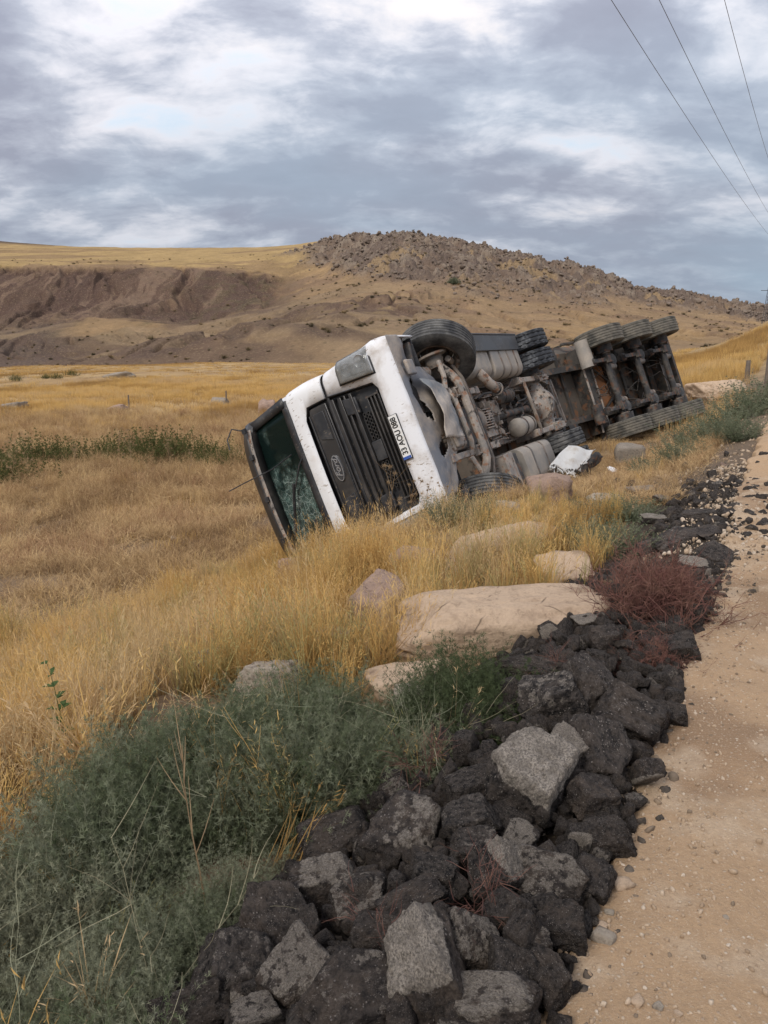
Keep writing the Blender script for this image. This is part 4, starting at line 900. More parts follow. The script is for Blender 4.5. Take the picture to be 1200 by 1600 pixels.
# fifth wheel over the rear frame
m = MB(); P = [(.45 * math.cos(a), 5.1 + .5 * math.sin(a)) for a in np.linspace(0, 2 * math.pi, 25)[:-1]]; m.prism(P, 1.10, 1.16, 2); m.box((0, 5.1, 1.03), (.8, .5, .12)); m.build('fifth_wheel', M['steel_dark'], rig)
# air tanks
def tank_y(name, c, r, L_, mat):
    m = MB(); h = L_ / 2; m.lathe([(-h - r * .45, .001), (-h - r * .38, r * .5), (-h - r * .15, r * .88), (-h, r), (h, r), (h + r * .15, r * .88), (h + r * .38, r * .5), (h + r * .45, .001)], c, 'y', 24); o = m.build(name, mat, rig, ang=30)
    for d in (-.5, .5):
        mm = MB(); mm.lathe([(-.02, r + .001), (-.02, r + .008), (.02, r + .008), (.02, r + .001)], (c[0], c[1] + d * L_ * .6, c[2]), 'y', 24); mm.build('tank_strap', M['steel_dark'], o)
tank_y('air_tank', (-.27, 3.95, .56), .155, .55, M['tank'])
tank_y('air_tank', (.30, 3.75, .62), .12, .5, M['steel_dark'])
# hoses and pipes
m = MB()
for k in range(22):
    x0 = rs_.uniform(-.4, .4); y0 = rs_.uniform(2.2, 4.6); P = [(x0, y0, rs_.uniform(.55, .8))]
    for q_ in range(4): P.append((P[-1][0] + rs_.uniform(-.12, .12), P[-1][1] + rs_.uniform(.05, .3), min(.9, max(.45, P[-1][2] + rs_.uniform(-.07, .07)))))
    m.tube(P, rs_.uniform(.008, .018), 5)
m.build('hoses', M['steel_dark'], rig)
m = MB()
for k in range(12):
    x0 = rs_.choice((-.36, .36)) + rs_.uniform(-.05, .05); y0 = rs_.uniform(1.0, 5.4); m.tube([(x0, y0, .68), (x0 + rs_.uniform(-.04, .04), y0 + .5, .66), (x0 + rs_.uniform(-.1, .1), y0 + .9, .7)], .009, 5)
m.build('air_lines', M['steel_light'], rig)
m = MB()
for k in range(40):
    p = (rs_.uniform(-.4, .4), rs_.uniform(3.2, 6.3), rs_.uniform(.66, .85)); m.box(p, (rs_.uniform(.03, .12), rs_.uniform(.03, .12), rs_.uniform(.03, .1)), Matrix.Rotation(rs_.uniform(-.6, .6), 3, 'Z'))
m.build('valve_blocks', M['steel_dark'], rig, bev=.006)
# silencer box and fuel tanks
def rbox(name, x0, x1, y0, y1, z0, z1, rad, mat, ribs=0, straps=()):
    P = []; 
    for cx_, cz_, a0 in ((x1 - rad, z1 - rad, 0), (x0 + rad, z1 - rad, 90), (x0 + rad, z0 + rad, 180), (x1 - rad, z0 + rad, 270)):
        for k in range(6): a = R(a0 + 90 * k / 5); P.append((cx_ + rad * math.cos(a), cz_ + rad * math.sin(a)))
    ys = [y0, y0 + .015]; sc2 = [.96, 1.0]
    if ribs:
        for k in range(ribs):
            c_ = y0 + (y1 - y0) * (k + .5) / ribs; d = (y1 - y0) / ribs; ys += [c_ - d * .22, c_ - d * .12, c_ + d * .12, c_ + d * .22]; sc2 += [1, .975, .975, 1]
    ys += [y1 - .015, y1]; sc2 += [1, .96]; cx_, cz_ = (x0 + x1) / 2, (z0 + z1) / 2; V = []; n = len(P)
    for y, s_ in zip(ys, sc2):
        V += [(cx_ + (p[0] - cx_) * s_, y, cz_ + (p[1] - cz_) * s_) for p in P]
    Fs = [(i * n + k, i * n + (k + 1) % n, (i + 1) * n + (k + 1) % n, (i + 1) * n + k) for i in range(len(ys) - 1) for k in range(n)] + [tuple(range(n)), tuple((len(ys) - 1) * n + k for k in range(n))]
    o = MB().add(V, Fs).build(name, mat, rig, ang=40)
    for y in straps:
        m = MB(); V = []
        for s_, dy in ((1.004, -.028), (1.02, -.028), (1.02, .028), (1.004, .028)): V += [(cx_ + (p[0] - cx_) * s_, y + dy, cz_ + (p[1] - cz_) * s_) for p in P]
        m.add(V, [(i * n + k, i * n + (k + 1) % n, (i + 1) * n + (k + 1) % n, (i + 1) * n + k) for i in range(3) for k in range(n)]); m.build('tank_strap', M['steel'], o)
    return o
rbox('silencer', .60, 1.22, 2.15, 3.05, .36, .98, .14, M['tank'], 4)
rbox('fuel_tank', .56, 1.22, 3.12, 4.42, .34, .98, .16, M['tank'], 0, (3.5, 3.85, 4.18))
rbox('fuel_tank', -1.20, -.58, 2.95, 4.35, .36, .98, .14, M['tank'], 0, (3.35, 3.95))
m = MB(); m.box((1.245, 3.3, .62), (.03, 2.5, .62)); m.box((1.1, 3.3, .325), (.26, 2.4, .02)); m.build('side_skirt', M['black'], rig, bev=.01)
m = MB(); m.tube([(.66, 2.5, .40), (.56, 2.55, .36), (.46, 2.62, .34), (.36, 2.74, .30)], [.085, .08, .075, .08], 14); m.lathe([(-.02, .08), (-.02, .095), (.02, .095), (.02, .08)], (.36, 2.74, .30), 'y', 14); m.build('exhaust_pipe', M['steel_light'], rig)
m = MB(); m.tube([(.352, 2.752, .297), (.345, 2.762, .293)], .068, 14); m.build('exhaust_mouth', M['black'], rig)
m = MB(); m.prism([(-1.16, .34), (-.60, .34), (-.60, .62), (-1.16, .62)], 2.12, 2.16); m.box((-.88, 2.3, .36), (.56, .36, .03)); m.box((-.62, 2.3, .48), (.03, .36, .26)); m.build('battery_bracket', M['steel_light'], rig, bev=.01)
m = MB(); m.box((-.88, 2.45, .6), (.5, .6, .42)); m.build('battery_box', M['steel_dark'], rig, bev=.02)
# wheels
w_ = wheel_thing(rig, 'wheel', (1.02, 1.58, .52), 1, ribs=5, r=.545); w_.rotation_euler = (0, 0, R(40))
w_ = wheel_thing(rig, 'wheel', (-1.085, 1.4, .52), -1, ribs=5); w_.rotation_euler = (0, 0, R(30))
for x, s_ in ((1.10, 1), (.755, 1), (-.755, -1), (-1.10, -1)):
    wheel_thing(rig, 'wheel', (x, 5.1, .52), s_, w=.30, mat='rubber_drive' if x > 0 else 'rubber', drive=True, ribs=3, dual=True)
for sx in (-1, 1):
    m = MB(); m.lathe([(-.12, .001), (-.12, .2), (.1, .205), (.1, .001)], (sx * .66, 5.1, .52), 'x', 24); m.build('brake_drum', M['steel_dark'], rig)

# --- trailer
tr = empty('semi_trailer', mat=TM2)
tag(tr, 'dark three-axle tipping semi-trailer lying on its side behind the white cab', 'trailer')
for sx in (-1, 1):
    m = MB(); x = sx * .58; m.box((x, -.6, .99), (.014, 8.2, .30)); m.box((x, -.6, .845), (.13, 8.2, .016)); m.box((x, -.6, 1.135), (.13, 8.2, .016)); m.build('frame_rail', M['trailer'], tr)
m = MB(); P = [(-1.0, 1.16), (1.0, 1.16), (1.20, 1.40), (1.22, 2.5), (-1.22, 2.5), (-1.20, 1.40)]
V = [(x, y, z) for y in (-4.4, 3.4) for x, z in P]
m.add(V, [(i, i + 6, i + 7, i + 1) for i in (0, 1, 2)] + [(3 + 1, 4 + 6, 5 + 6, 5), (5, 11, 6, 0), (0, 1, 2, 3, 4, 5), (6, 7, 8, 9, 10, 11)]); m.build('tipper_body', M['tub'], tr, solid=.03, smooth=False)
m = MB()
for y in np.arange(-4.1, 3.4, .62): m.prism([(-.98, 1.10), (.98, 1.10), (1.0, 1.155), (-1.0, 1.155)], y - .04, y + .04)
m.build('floor_ribs', M['trailer'], tr)
for sx in (-1, 1):
    for y in np.arange(-4.0, 3.4, .93): MB().box((sx * 1.235, y, 1.95), (.05, .09, 1.1)).build('side_post', M['trailer'], tr)
m = MB(); P = [(.55, -.02), (.62, .35), (.42, .82), (-.10, .92), (-.50, .80), (-.46, -.02)]; m.prism([(a, b) for a, b in P], 1.04, 1.075, 2); m.build('orange_floor_plate', M['orange'], tr)
m = MB(); m.box((0, -.40, .98), (1.98, .30, .34)); m.build('main_crossbeam', M['trailer'], tr, bev=.01)
m = MB(); m.box((0, -.24, .80), (1.98, .035, .02)); m.box((0, -.56, .80), (1.98, .05, .02)); m.build('crossbeam_lit_edge', M['steel_light'], tr)  # pale strips along the dark beam, painting in its lit edge
m = MB(); m.tube([(.55, -.15, .9), (.05, .75, 1.0)], .035, 6); m.tube([(-.55, -.15, .9), (-.2, .70, 1.0)], .035, 6); m.tube([(-.85, -.3, .9), (-.6, .55, .95)], .03, 6); m.build('diagonal_brace', M['trailer'], tr)
m = MB(); m.tube([(1.10, -.55, .66), (.48, -.55, .66)], .155, 20); m.build('air_tank', M['tank'], tr)
m = MB(); m.tube([(-.35, -.62, .74), (-.80, -.62, .74)], .13, 18); m.build('air_tank', M['steel_dark'], tr)
for y in (.66, 1.97, 2.98):
    m = MB(); m.box((0, y, .96), (1.7 if y < 2.9 else 1.9, .16, .26)); m.build('crossmember', M['trailer'], tr, bev=.008)
    m = MB(); m.box((0, y - .07, .825), (1.7, .03, .012)); m.build('crossmember_edge', M['steel'], tr)
for i in range(3):
    y = 1.31 * i; axm = bpy.data.objects.new('axle', None); col.objects.link(axm); axm.parent = tr; axm.location = (0, y, 0)
    m = MB(); m.tube([(-.86, 0, .53), (.86, 0, .53)], .073, 14); m.build('axle_beam', M['steel_dark'], axm)
    m = MB(); m.tube([(-.70, .17, .66), (.70, .17, .66)], .028, 8); m.build('camshaft', M['steel_light'], axm)
    for sx in (-1, 1):
        m = MB(); m.box((sx * .56, -.52, .68), (.12, .13, .38)); m.box((sx * .56, -.2, .50), (.09, .75, .09)); m.box((sx * .56, .0, .44), (.17, .2, .07)); m.tube([(sx * .48, -.52, .56), (sx * .64, -.52, .56)], .07, 12); m.build('suspension_hanger', M['steel_dark'], axm, bev=.008)
        m = MB(); m.lathe([(-.15, .001), (-.15, .12), (-.07, .15), (0, .12), (.07, .15), (.15, .12), (.15, .001)], (sx * .56, .36, .70), 'z', 16); m.build('air_bag', M['rubber'], axm)
        m = MB(); m.tube([(sx * .40, .10, .60), (sx * .40, .30, .62)], .085, 14); m.tube([(sx * .40, .29, .62), (sx * .40, .42, .62)], .07, 14); m.tube([(sx * .74, .16, .66), (sx * .74, .16, .50)], .03, 6); m.tube([(sx * .70, -.05, .45), (sx * .83, -.05, .45)], .10, 10); m.build('brake_chamber', M['steel'], axm)
        m = MB(); m.lathe([(-.10, .001), (-.10, .21), (.10, .215), (.10, .001)], (sx * .82, 0, .53), 'x', 24); m.build('brake_drum', M['steel_dark'], axm)
        wheel_thing(tr, 'wheel', (sx * 1.06, y, .535), sx, w=.385, r=.535, mat='rubber_trailer', ribs=5)
    m = MB()
    for k in range(7):
        x0 = rs_.uniform(-.45, .45); m.tube([(x0, -.4, .85), (x0 + rs_.uniform(-.2, .2), -.15, rs_.uniform(.6, .8)), (x0 + rs_.uniform(-.2, .2), .15, rs_.uniform(.62, .8)), (x0 + rs_.uniform(-.2, .2), .5, .86)], .010, 5)
    m.build('brake_hoses', M['trailer'], axm)
m = MB(); m.box((-.98, -.28, .88), (.42, .36, .16)); m.build('side_bracket', M['trailer'], tr, bev=.01)
m = MB(); m.box((-1.12, -.05, .72), (.04, .6, .26)); m.box((1.2, .0, 1.1), (.06, 1.3, .05)); m.build('mudguard_panel', M['trailer'], tr, bev=.01)
for sx in (-1, 1):
    e = MB(); e.box((sx * .8, -2.6, .62), (.12, .12, .95)); e.box((sx * .8, -2.6, .14), (.22, .3, .03)); e.build('landing_leg', M['trailer'], tr)
m = MB(); m.box((0, 3.38, .75), (2.2, .10, .12)); m.box((.5, 3.36, .9), (.08, .08, .3)); m.box((-.5, 3.36, .9), (.08, .08, .3)); m.build('rear_underrun_bar', M['trailer'], tr)

# ------------------------------------------------------------------ rocks
def poly_rock(seed, dims, npl=12, sub=4, rough=.04, k=26, boxy=.5, pale=None, fr_=3.0):
    rs = np.random.RandomState(seed); bm = bmesh.new(); bmesh.ops.create_icosphere(bm, subdivisions=sub, radius=1); D = np.array([v.co[:] for v in bm.verts]); Fc = np.array([[v.index for v in f.verts] for f in bm.faces]); bm.free()
    D /= np.linalg.norm(D, axis=1)[:, None]
    nb = [np.array(v, float) for v in ((1, 0, 0), (-1, 0, 0), (0, 1, 0), (0, -1, 0), (0, 0, 1), (0, 0, -1))]; PL = []
    for v in nb: v = v + rs.normal(0, .20, 3); v /= np.linalg.norm(v); PL.append((v, 1 * (.9 + .15 * rs.rand())))
    for i in range(npl): v = rs.normal(0, 1, 3); v /= np.linalg.norm(v); PL.append((v, 1.0 + (1 - boxy) * .05 + .28 * rs.rand() * boxy + .05))
    r = np.zeros(len(D)); 
    for v, d in PL: r += np.exp(-k * d / np.maximum(D @ v, 1e-3) * (D @ v > 1e-3) - 400. * (D @ v <= 1e-3))
    r = -np.log(r) / k; V = D * r[:, None]
    nz = fbm(V[:, 0] * fr_ + seed, V[:, 1] * fr_, V[:, 2] * fr_, o=5, s=seed % 97, g=.62) - .5
    nz2 = 1 - np.abs(2 * fbm(V[:, 0] * fr_ * 1.6 + seed, V[:, 1] * fr_ * 1.6 + 4, V[:, 2] * fr_ * 1.6, o=3, s=(seed + 9) % 97) - 1)
    nz3 = fbm(V[:, 0] * fr_ * 5 + seed, V[:, 1] * fr_ * 5, V[:, 2] * fr_ * 5, o=3, s=(seed + 31) % 97, g=.7) - .5
    V = V * (1 + rough * 3.4 * nz - rough * 1.2 * ss(nz2, .9, 1) + rough * (1.5 if rough == .06 and sub >= 4 and fr_ == 3.0 else .35) * nz3)[:, None]; V = V * np.array(dims) / 2
    me = np_mesh('rock', V, Fc, True)
    a = me.attributes.new('pale', 'FLOAT', 'POINT'); pv = np.zeros(len(V)) if pale is None else pale * ss(D[:, 2] * r, .45, .8)
    me.attributes.new('tone', 'FLOAT', 'POINT').data.foreach_set('value', np.full(len(V), 0 if pale is None else min(1, max(0, (pale - .3) / .6)), np.float32))
    a.data.foreach_set('value', ((pv * 1.0) + .12 * (fbm(D[:, 0] * 2, D[:, 1] * 2, D[:, 2] * 2, s=3) > .55)).astype(np.float32)); return me
def put(name, me, mat, loc, rot, label, cat, group=None, scale=None):
    o = link(name, me, mat); o.location = loc; o.rotation_euler = rot
    if scale is not None: o.scale = scale
    return tag(o, label, cat, group)
# (cx, base y, width px, depth m, height px, yaw deg, tilt deg, material, label, seed)
rocks = [
 (815, 1056, 385, .60, 108, 33, -8, 'rock_tan', 'largest flat tan limestone slab beside the heap of broken asphalt', 11, .05),
 (603, 985, 88, .42, 92, 15, 20, 'rock_pink', 'rounded pinkish boulder standing in the tall gold grass left of the big slab', 12, .05),
 (788, 886, 168, .42, 62, 26, 8, 'rock_tan', 'long tan slab in grass between the truck front and the biggest slab', 13, .04),
 (893, 914, 72, .32, 34, -8, 5, 'rock_tan', 'pale tan stone with grass in front, behind the right end of the biggest slab', 14, .06),
 (424, 1100, 98, .26, 74, 10, 0, 'rock_pale', 'pitted white boulder at the upper edge of the green weeds', 15, .10),
 (328, 1066, 58, .18, 48, 30, 0, 'rock_grey', 'small grey pitted rock in gold grass left of the white boulder', 16, .10),
 (672, 1122, 112, .22, 40, -12, 4, 'rock_pale', 'pale flat stone half under green weeds below the big tan slab', 17, .05),
 (520, 1120, 52, .14, 34, 20, 0, 'rock_pink', 'small brownish stone among green weeds right of the white boulder', 18, .06),
 (648, 902, 72, .35, 46, 12, 0, 'rock_pink', 'weathered stone hidden in grass right below the truck grille', 19, .05),
 (864, 782, 62, .4, 46, -10, 4, 'rock_pink', 'tan boulder under the torn white panel', 20, .05),
 (796, 806, 40, .25, 22, 5, 0, 'rock_pale', 'small pale stone by the lower front tyre', 21, .05),
 (640, 1092, 110, .30, 40, 8, 0, 'rock_tan', 'low tan stone tucked under the left end of the big slab', 22, .05),
 (478, 908, 76, .3, 40, 18, 0, 'rock_pink', 'stone buried in gold grass below the lower edge of the windscreen', 23, .04),
 (520, 1012, 60, .2, 30, 28, 0, 'rock_pink', 'low stone sunk in gold grass left of the pinkish boulder', 24, .06),
 (452, 1018, 66, .2, 26, -14, 0, 'rock_pink', 'low flat stone in gold grass above the white boulder', 25, .06),
 (1132, 622, 92, 1.6, 40, 10, 0, 'rock_tan', 'broad low pale rock in the grass beyond the trailer, beside a wooden stake', 26, .04),
 (986, 724, 44, .30, 36, 6, 0, 'rock_grey', 'squared concrete lump behind the trailer tyres at the field edge', 27, .03),
 (945, 792, 40, .25, 20, 6, 0, 'rock_pale', 'small white stone in grass near the torn panel', 28, .05),
 (417, 646, 36, 1.2, 34, 0, 0, 'rock_pink', 'upright pinkish boulder in the gold field just left of the cab', 29, .06),
 (183, 642, 30, 1.0, 14, 0, 0, 'rock_pink', 'low boulder in the far field close beside the left fence post', 31, .06),
 (15, 640, 38, 1.1, 16, 0, 0, 'rock_grey', 'low pale boulder at the left edge of the far field', 33, .06),
 (341, 632, 30, 1.0, 16, 0, 0, 'rock_grey', 'grey boulder in the far field close to the right fence post', 35, .06),
 (185, 590, 52, 2.0, 11, 0, 0, 'rock_grey', 'flat grey rock outcrop on the crest of the gold field', 36, .06),
]
for cx, by, w, dep, h, yaw, tilt, mt, lab, sd, rg_ in rocks:
    p, k = ground(cx, by); W = w * k / F; H = h * k / F * 1.2 if k < 20 else h * k / F * 1.0
    if sd == 11: q1, _ = ground(640, 1058); q2, _ = ground(950, 990); p = (q1 + q2) / 2; W = (q2 - q1).length / 1.02; yaw = math.degrees(math.atan2(q2.y - q1.y, q2.x - q1.x)) - 4; H = .44; dep = .62; tilt = 5
    me = poly_rock(sd, (W * (1.06 if k < 20 else .85), dep, H * (1 if k < 30 else 1.15)), 9, 5 if w > 80 else 4, rg_ * (1 if k < 20 else 1.8), 60 if sd == 27 else 22 if sd != 11 else 34, .6, fr_=2.2 if sd != 11 else 3.2)
    put('boulder', me, M[mt], (p.x, p.y + dep * .35, p.z + H * (.18 if k < 20 else .02)), (R(4), R(-tilt), R(yaw)), lab, 'rock')

# ------------------------------------------------------------------ broken asphalt heap
amesh = {}
def achunk(i, pale, sub=5):
    key = (i, pale, sub)
    if key not in amesh:
        rs = np.random.RandomState(i * 7 + 1); amesh[key] = poly_rock(100 + i, (1, rs.uniform(.72, .95), rs.uniform(.5, .75)), 11, sub, .06, 42, .95, pale, 3.0)
    return amesh[key]
def heap_z(x, y):
    s, t = st(np.asarray(x, float), np.asarray(y, float)); return base_z(s, t) + .16 * np.exp(-((t - .55) / .42) ** 2) * (1 - ss(s, 3.2, 4.6))
def on_heap(px, py, lift=0):
    d = ray(px, py); k = np.arange(1.2, 25, .01); z = CZ + d[2] * k; g = heap_z(d[0] * k, d[1] * k) + lift
    i = np.argmax(z < g); k = k[i]; return Vector((d[0] * k, d[1] * k, CZ + d[2] * k)), float(k)
# (px, py, width px, height px, pale 0..1, yaw, roll, label)
chunks = [
 (833, 1216, 118, 160, 1.0, 80, 30, 'largest pale grey asphalt slab standing up in the middle of the heap'),
 (884, 1168, 64, 62, .7, 20, 15, 'small grey-topped asphalt lump touching the upper right of the biggest pale slab'),
 (927, 1168, 84, 150, .15, 100, 40, 'long dark tilted asphalt slab right of the biggest pale slab'),
 (662, 1512, 120, 180, 1.0, 110, 25, 'pale-faced asphalt chunk leaning at the bottom centre of the heap'),
 (556, 1552, 158, 118, .35, 10, 5, 'big speckled dark asphalt block at the very bottom of the heap'),
 (768, 1566, 142, 100, .55, -20, 10, 'brownish grey asphalt block at the bottom, right of the pale leaning chunk'),
 (775, 1355, 76, 96, .8, 60, 50, 'egg-shaped asphalt chunk with one pale side in the right half of the heap'),
 (866, 1370, 106, 78, .5, 10, 10, 'grey-topped asphalt block beside the road, below the tilted slabs'),
 (926, 1366, 62, 80, .05, 40, 30, 'black rounded asphalt lump touching the dirt road'),
 (945, 1300, 62, 62, .15, 10, 20, 'small black asphalt lump at the road edge with a grey top'),
 (926, 1240, 84, 74, .1, 0, 15, 'black asphalt lump between the long tilted slab and the road'),
 (990, 1115, 84, 150, .08, 95, 60, 'tall black asphalt slab with white gravel stuck on it, below the red shrub'),
 (915, 1075, 70, 110, .2, 100, 20, 'dark blocky asphalt chunk above the heap centre, left of the tall black slab'),
 (862, 1092, 92, 84, .4, 20, 25, 'brownish speckled asphalt block in the upper left of the heap'),
 (835, 1045, 96, 40, .12, 25, -12, 'thin dark asphalt sheet lying against the right end of the tan slab'),
 (948, 998, 48, 52, .0, 10, 10, 'black knob of asphalt on top between the tan slab and the red shrub'),
 (811, 1305, 48, 52, .55, 0, 10, 'small rounded grey asphalt lump below the biggest pale slab'),
 (736, 1222, 84, 54, .1, -10, 0, 'dark asphalt lump at the upper edge of the heap under the weeds'),
 (640, 1290, 100, 110, .45, 50, 20, 'brown-topped asphalt block at the left of the heap next to the dry red twigs'),
 (738, 1278, 82, 76, .35, 20, 12, 'grey asphalt lump left of the biggest pale slab'),
 (742, 1322, 76, 60, .35, -30, 8, 'reddish grey asphalt lump in the middle of the heap'),
 (520, 1300, 110, 76, .12, 0, 0, 'dark asphalt lump under the weeds at the upper left of the heap'),
 (505, 1375, 112, 84, .6, 30, 15, 'grey gravelly asphalt chunk at the left edge of the heap'),
 (430, 1440, 100, 120, .0, 70, 10, 'jet black crumbly asphalt lump at the left edge of the heap'),
 (370, 1510, 110, 120, .35, 60, 25, 'speckled asphalt lump with a dark right half at the lower left'),
 (290, 1580, 120, 90, .15, 20, 10, 'dark asphalt lump in the bottom left corner of the heap'),
 (462, 1520, 88, 110, .6, 70, 35, 'pale-sided asphalt chunk between the black lump and the big speckled block'),
 (640, 1400, 110, 62, .05, 0, 0, 'flat black asphalt lump above the pale leaning chunk'),
 (725, 1465, 84, 96, .45, 10, 30, 'speckled asphalt chunk right of the pale leaning chunk'),
 (790, 1420, 58, 70, .2, 60, 10, 'dark oval asphalt lump under the egg-shaped chunk'),
 (800, 1510, 76, 90, .15, 30, 20, 'dark brown asphalt lump near the road at the lower right'),
 (856, 1520, 60, 90, .2, 90, 10, 'purple-brown asphalt slab standing beside the road near the bottom'),
 (830, 1465, 56, 50, .4, 10, 0, 'crumbled grey asphalt lump near the road'),
 (880, 1440, 76, 64, .0, 10, 10, 'black asphalt lump below the grey-topped block'),
 (600, 1460, 96, 76, .15, -20, 10, 'dark crumbly asphalt lump left of the pale leaning chunk'),
 (560, 1400, 84, 66, .5, 20, 10, 'grey gravelly asphalt lump at the centre left of the heap'),
 (680, 1360, 76, 60, .12, 20, 0, 'dark asphalt lump in the centre of the heap'),
 (615, 1230, 50, 34, .5, 10, 0, 'small grey asphalt lump just below the green weeds'),
 (400, 1580, 84, 60, .55, 30, 10, 'small speckled grey asphalt lump at the bottom left'),
 (1065, 1010, 50, 46, .0, 10, 0, 'black asphalt lump at the road edge under the red shrub'),
 (1050, 1110, 46, 40, .05, 30, 0, 'small black asphalt lump at the road edge below the red shrub'),
 (1058, 842, 84, 44, .25, 20, 0, 'largest dark asphalt lump of the farther pile'),
 (1118, 866, 50, 38, .0, 0, 0, 'black asphalt lump at the road side of the farther pile'),
 (1092, 802, 60, 24, .1, 10, 0, 'flat black asphalt slab at the back of the farther pile'),
 (1142, 800, 44, 16, .15, -10, 0, 'thin dark asphalt slab reaching onto the pale gravel'),
 (1104, 830, 46, 26, .1, 30, 0, 'dark asphalt lump in the middle of the farther pile'),
 (1085, 876, 46, 26, .95, 10, 0, 'whitish lump at the near end of the farther pile'),
 (1015, 852, 44, 28, .3, 10, 0, 'brownish asphalt lump just above the red shrub'),
 (1022, 808, 46, 22, .8, 15, -8, 'thin light grey sheet lying tilted on the farther pile'),
 (1004, 766, 46, 26, .75, 12, 0, 'flat light grey slab at the grass edge beyond the farther pile'),
 (1036, 778, 34, 18, .8, 0, 0, 'pale flat stone beside the flat light grey slab'),
]
for i, (cx, cy, w, h, pale, yaw, roll, lab) in enumerate(chunks):
    p, k = on_heap(cx, cy, .05); W = w * k / F; H = h * k / F; me = achunk(i % 19, round(pale, 1)); f = .98
    # image height is split between real height and depth
    dp = H * (1.0 if k < 5 else 1.3); dz = H * (.85 if k < 5 else .55)
    if h > 140 and pale < .5: dp *= .85; dz *= .8; W *= .9
    o = put('asphalt_chunk', me, M['asphalt'], (p.x, p.y + .0, p.z - .01), (R(22 + (i * 37) % 26 - 13 if k < 6 else 8), R((roll * .5 + 8) * (-1 if i % 2 else 1)), R((i * 53 + yaw) % 76 - 38)), lab, 'asphalt chunk', 'broken asphalt lumps heaped along the road', (W * f, dp * 1.0, dz * 1.35))
rs = np.random.RandomState(5); n_small = 0
small_lab = {0: 'small dark asphalt lump wedged in the gaps of the near heap', 1: 'small dark asphalt lump lying right along the edge of the dirt road', 2: 'small asphalt lump scattered around the farther pile', 3: 'small brownish rubble lump at the road edge beyond the farther pile'}
small_grp = {0: 'small lumps in the near heap', 1: 'small lumps at the road edge', 2: 'small lumps of the farther pile', 3: 'rubble lumps far along the road edge'}
for (s0, s1, t0, t1, n, r0, r1, g) in ((-.3, 3.2, .03, 1.02, 165, .05, .14, 0), (-.4, 5.2, .02, .24, 40, .04, .10, 1), (5.2, 8.4, -.35, .85, 42, .05, .14, 2), (8.2, 15, -.2, 2.2, 48, .06, .19, 3)):
    for i in range(n):
        s_ = rs.uniform(s0, s1); t_ = rs.uniform(t0, t1); x, y = xy(s_, t_); z = float(heap_z(x, y)); r_ = rs.uniform(r0, r1)
        pal = [0, 0, .1, .3, .5, .8][rs.randint(6)] if g < 3 else [.3, .6, .9, .5][rs.randint(4)]
        put('asphalt_lump', achunk(rs.randint(8), pal, 4), M['asphalt'] if g < 3 else M['rock_pink' if rs.rand() < .45 else 'asphalt'], (x, y, z + (rs.uniform(-.08, .06) if g == 0 else rs.uniform(0, .03) if g == 1 else r_ * .15)), rs.uniform(0, 6.28, 3), small_lab[g].replace('dark asphalt', 'asphalt').replace('small', ('small black', 'small grey-flecked', 'small pale-faced')[(pal > .05) + (pal > .4)], 1).replace('brownish ', ''), 'asphalt lump', ('black ', 'grey-flecked ', 'pale-faced ')[(pal > .05) + (pal > .4)] + small_grp[g], (r_, r_ * rs.uniform(.7, 1), r_ * rs.uniform(.6, .9)))
# gravel: crumbs and pebbles
peb = [poly_rock(300 + i, (1, .8, .65), 6, 2, .04, 12, .6) for i in range(6)]
def mat_pebble():
    n = NT('pebble'); t = n.attr('tint', 'INSTANCER', 'Fac'); r = n.N.new('ShaderNodeValToRGB'); e = r.color_ramp.elements
    for i, c in enumerate(((.02, .02, .02), (.10, .085, .07), (.36, .26, .17), (.48, .36, .25), (.58, .49, .39))):
        if i > 1: e.new(.5)
    for i, c in enumerate(((.02, .02, .02), (.10, .085, .07), (.36, .26, .17), (.48, .36, .25), (.58, .49, .39))): e[i].position = i / 4; e[i].color = (*c, 1)
    n.L.new(t, r.inputs[0]); c = n.mix(n.mr(n.noise(3, 4), .3, .7, 0, .4), r.outputs[0], (.2, .15, .11)); n.bump(n.noise(8, 3), .4, .05); return n.fin(c, .95, 0, .1)
PB = mat_pebble()
def pebbles(name, segs, label=None):
    P = []; S_ = []; T_ = []
    rs = np.random.RandomState(len(name))
    for (n, s0, s1, t0, t1, r0, r1, c0, c1, road) in segs:
        s = rs.uniform(s0, s1, n); t = rs.uniform(t0, t1, n); x, y = xy(s, t); z = heap_z(x, y) - .03 if road == 'heap' else road_z(x, y) if road else base_z(s, t); r = r0 + (r1 - r0) * rs.rand(n) ** (2 if road == 'heap' else 4)
        P.append(np.stack([x, y, z + r * .12], 1)); S_.append(np.repeat(r[:, None], 3, 1) * (.7 + .5 * rs.rand(n, 3))); T_.append(c0 + (c1 - c0) * rs.rand(n))
    P = np.concatenate(P); scatter(name, peb, P, rs.rand(len(P), 3) * 6.28, np.concatenate(S_), np.concatenate(T_), PB)
pebbles('road_gravel', [(18000, -.5, 6, -2.6, .1, .003, .018, .35, 1, True), (1600, -.5, 6, -2.5, .04, .008, .034, .4, 1, True), (5000, 5, 16, -5, 0, .008, .04, .4, 1, True), (3600, -.5, 5, -.2, .16, .003, .018, .3, .9, True), (2600, 4.5, 9, -.9, .5, .012, .05, .6, 1, True), (900, 6, 8, -1.6, -.3, .012, .05, .75, 1, True)])
rs = np.random.RandomState(17); n = 1900; s = rs.uniform(-.4, 4.4, n); t = rs.uniform(.03, 1.08, n); x, y = xy(s, t); z = heap_z(x, y) - .03 + .05 * rs.rand(n); r_ = .028 + .065 * rs.rand(n) ** 2
scatter('asphalt_rubble', [achunk(k, pl_, 3).copy() for k in range(5) for pl_ in (0, 0, .5)], np.stack([x, y, z], 1), rs.rand(n, 3) * 6.28, r_[:, None] * (.7 + .6 * rs.rand(n, 3)), rs.rand(n), M['asphalt'])
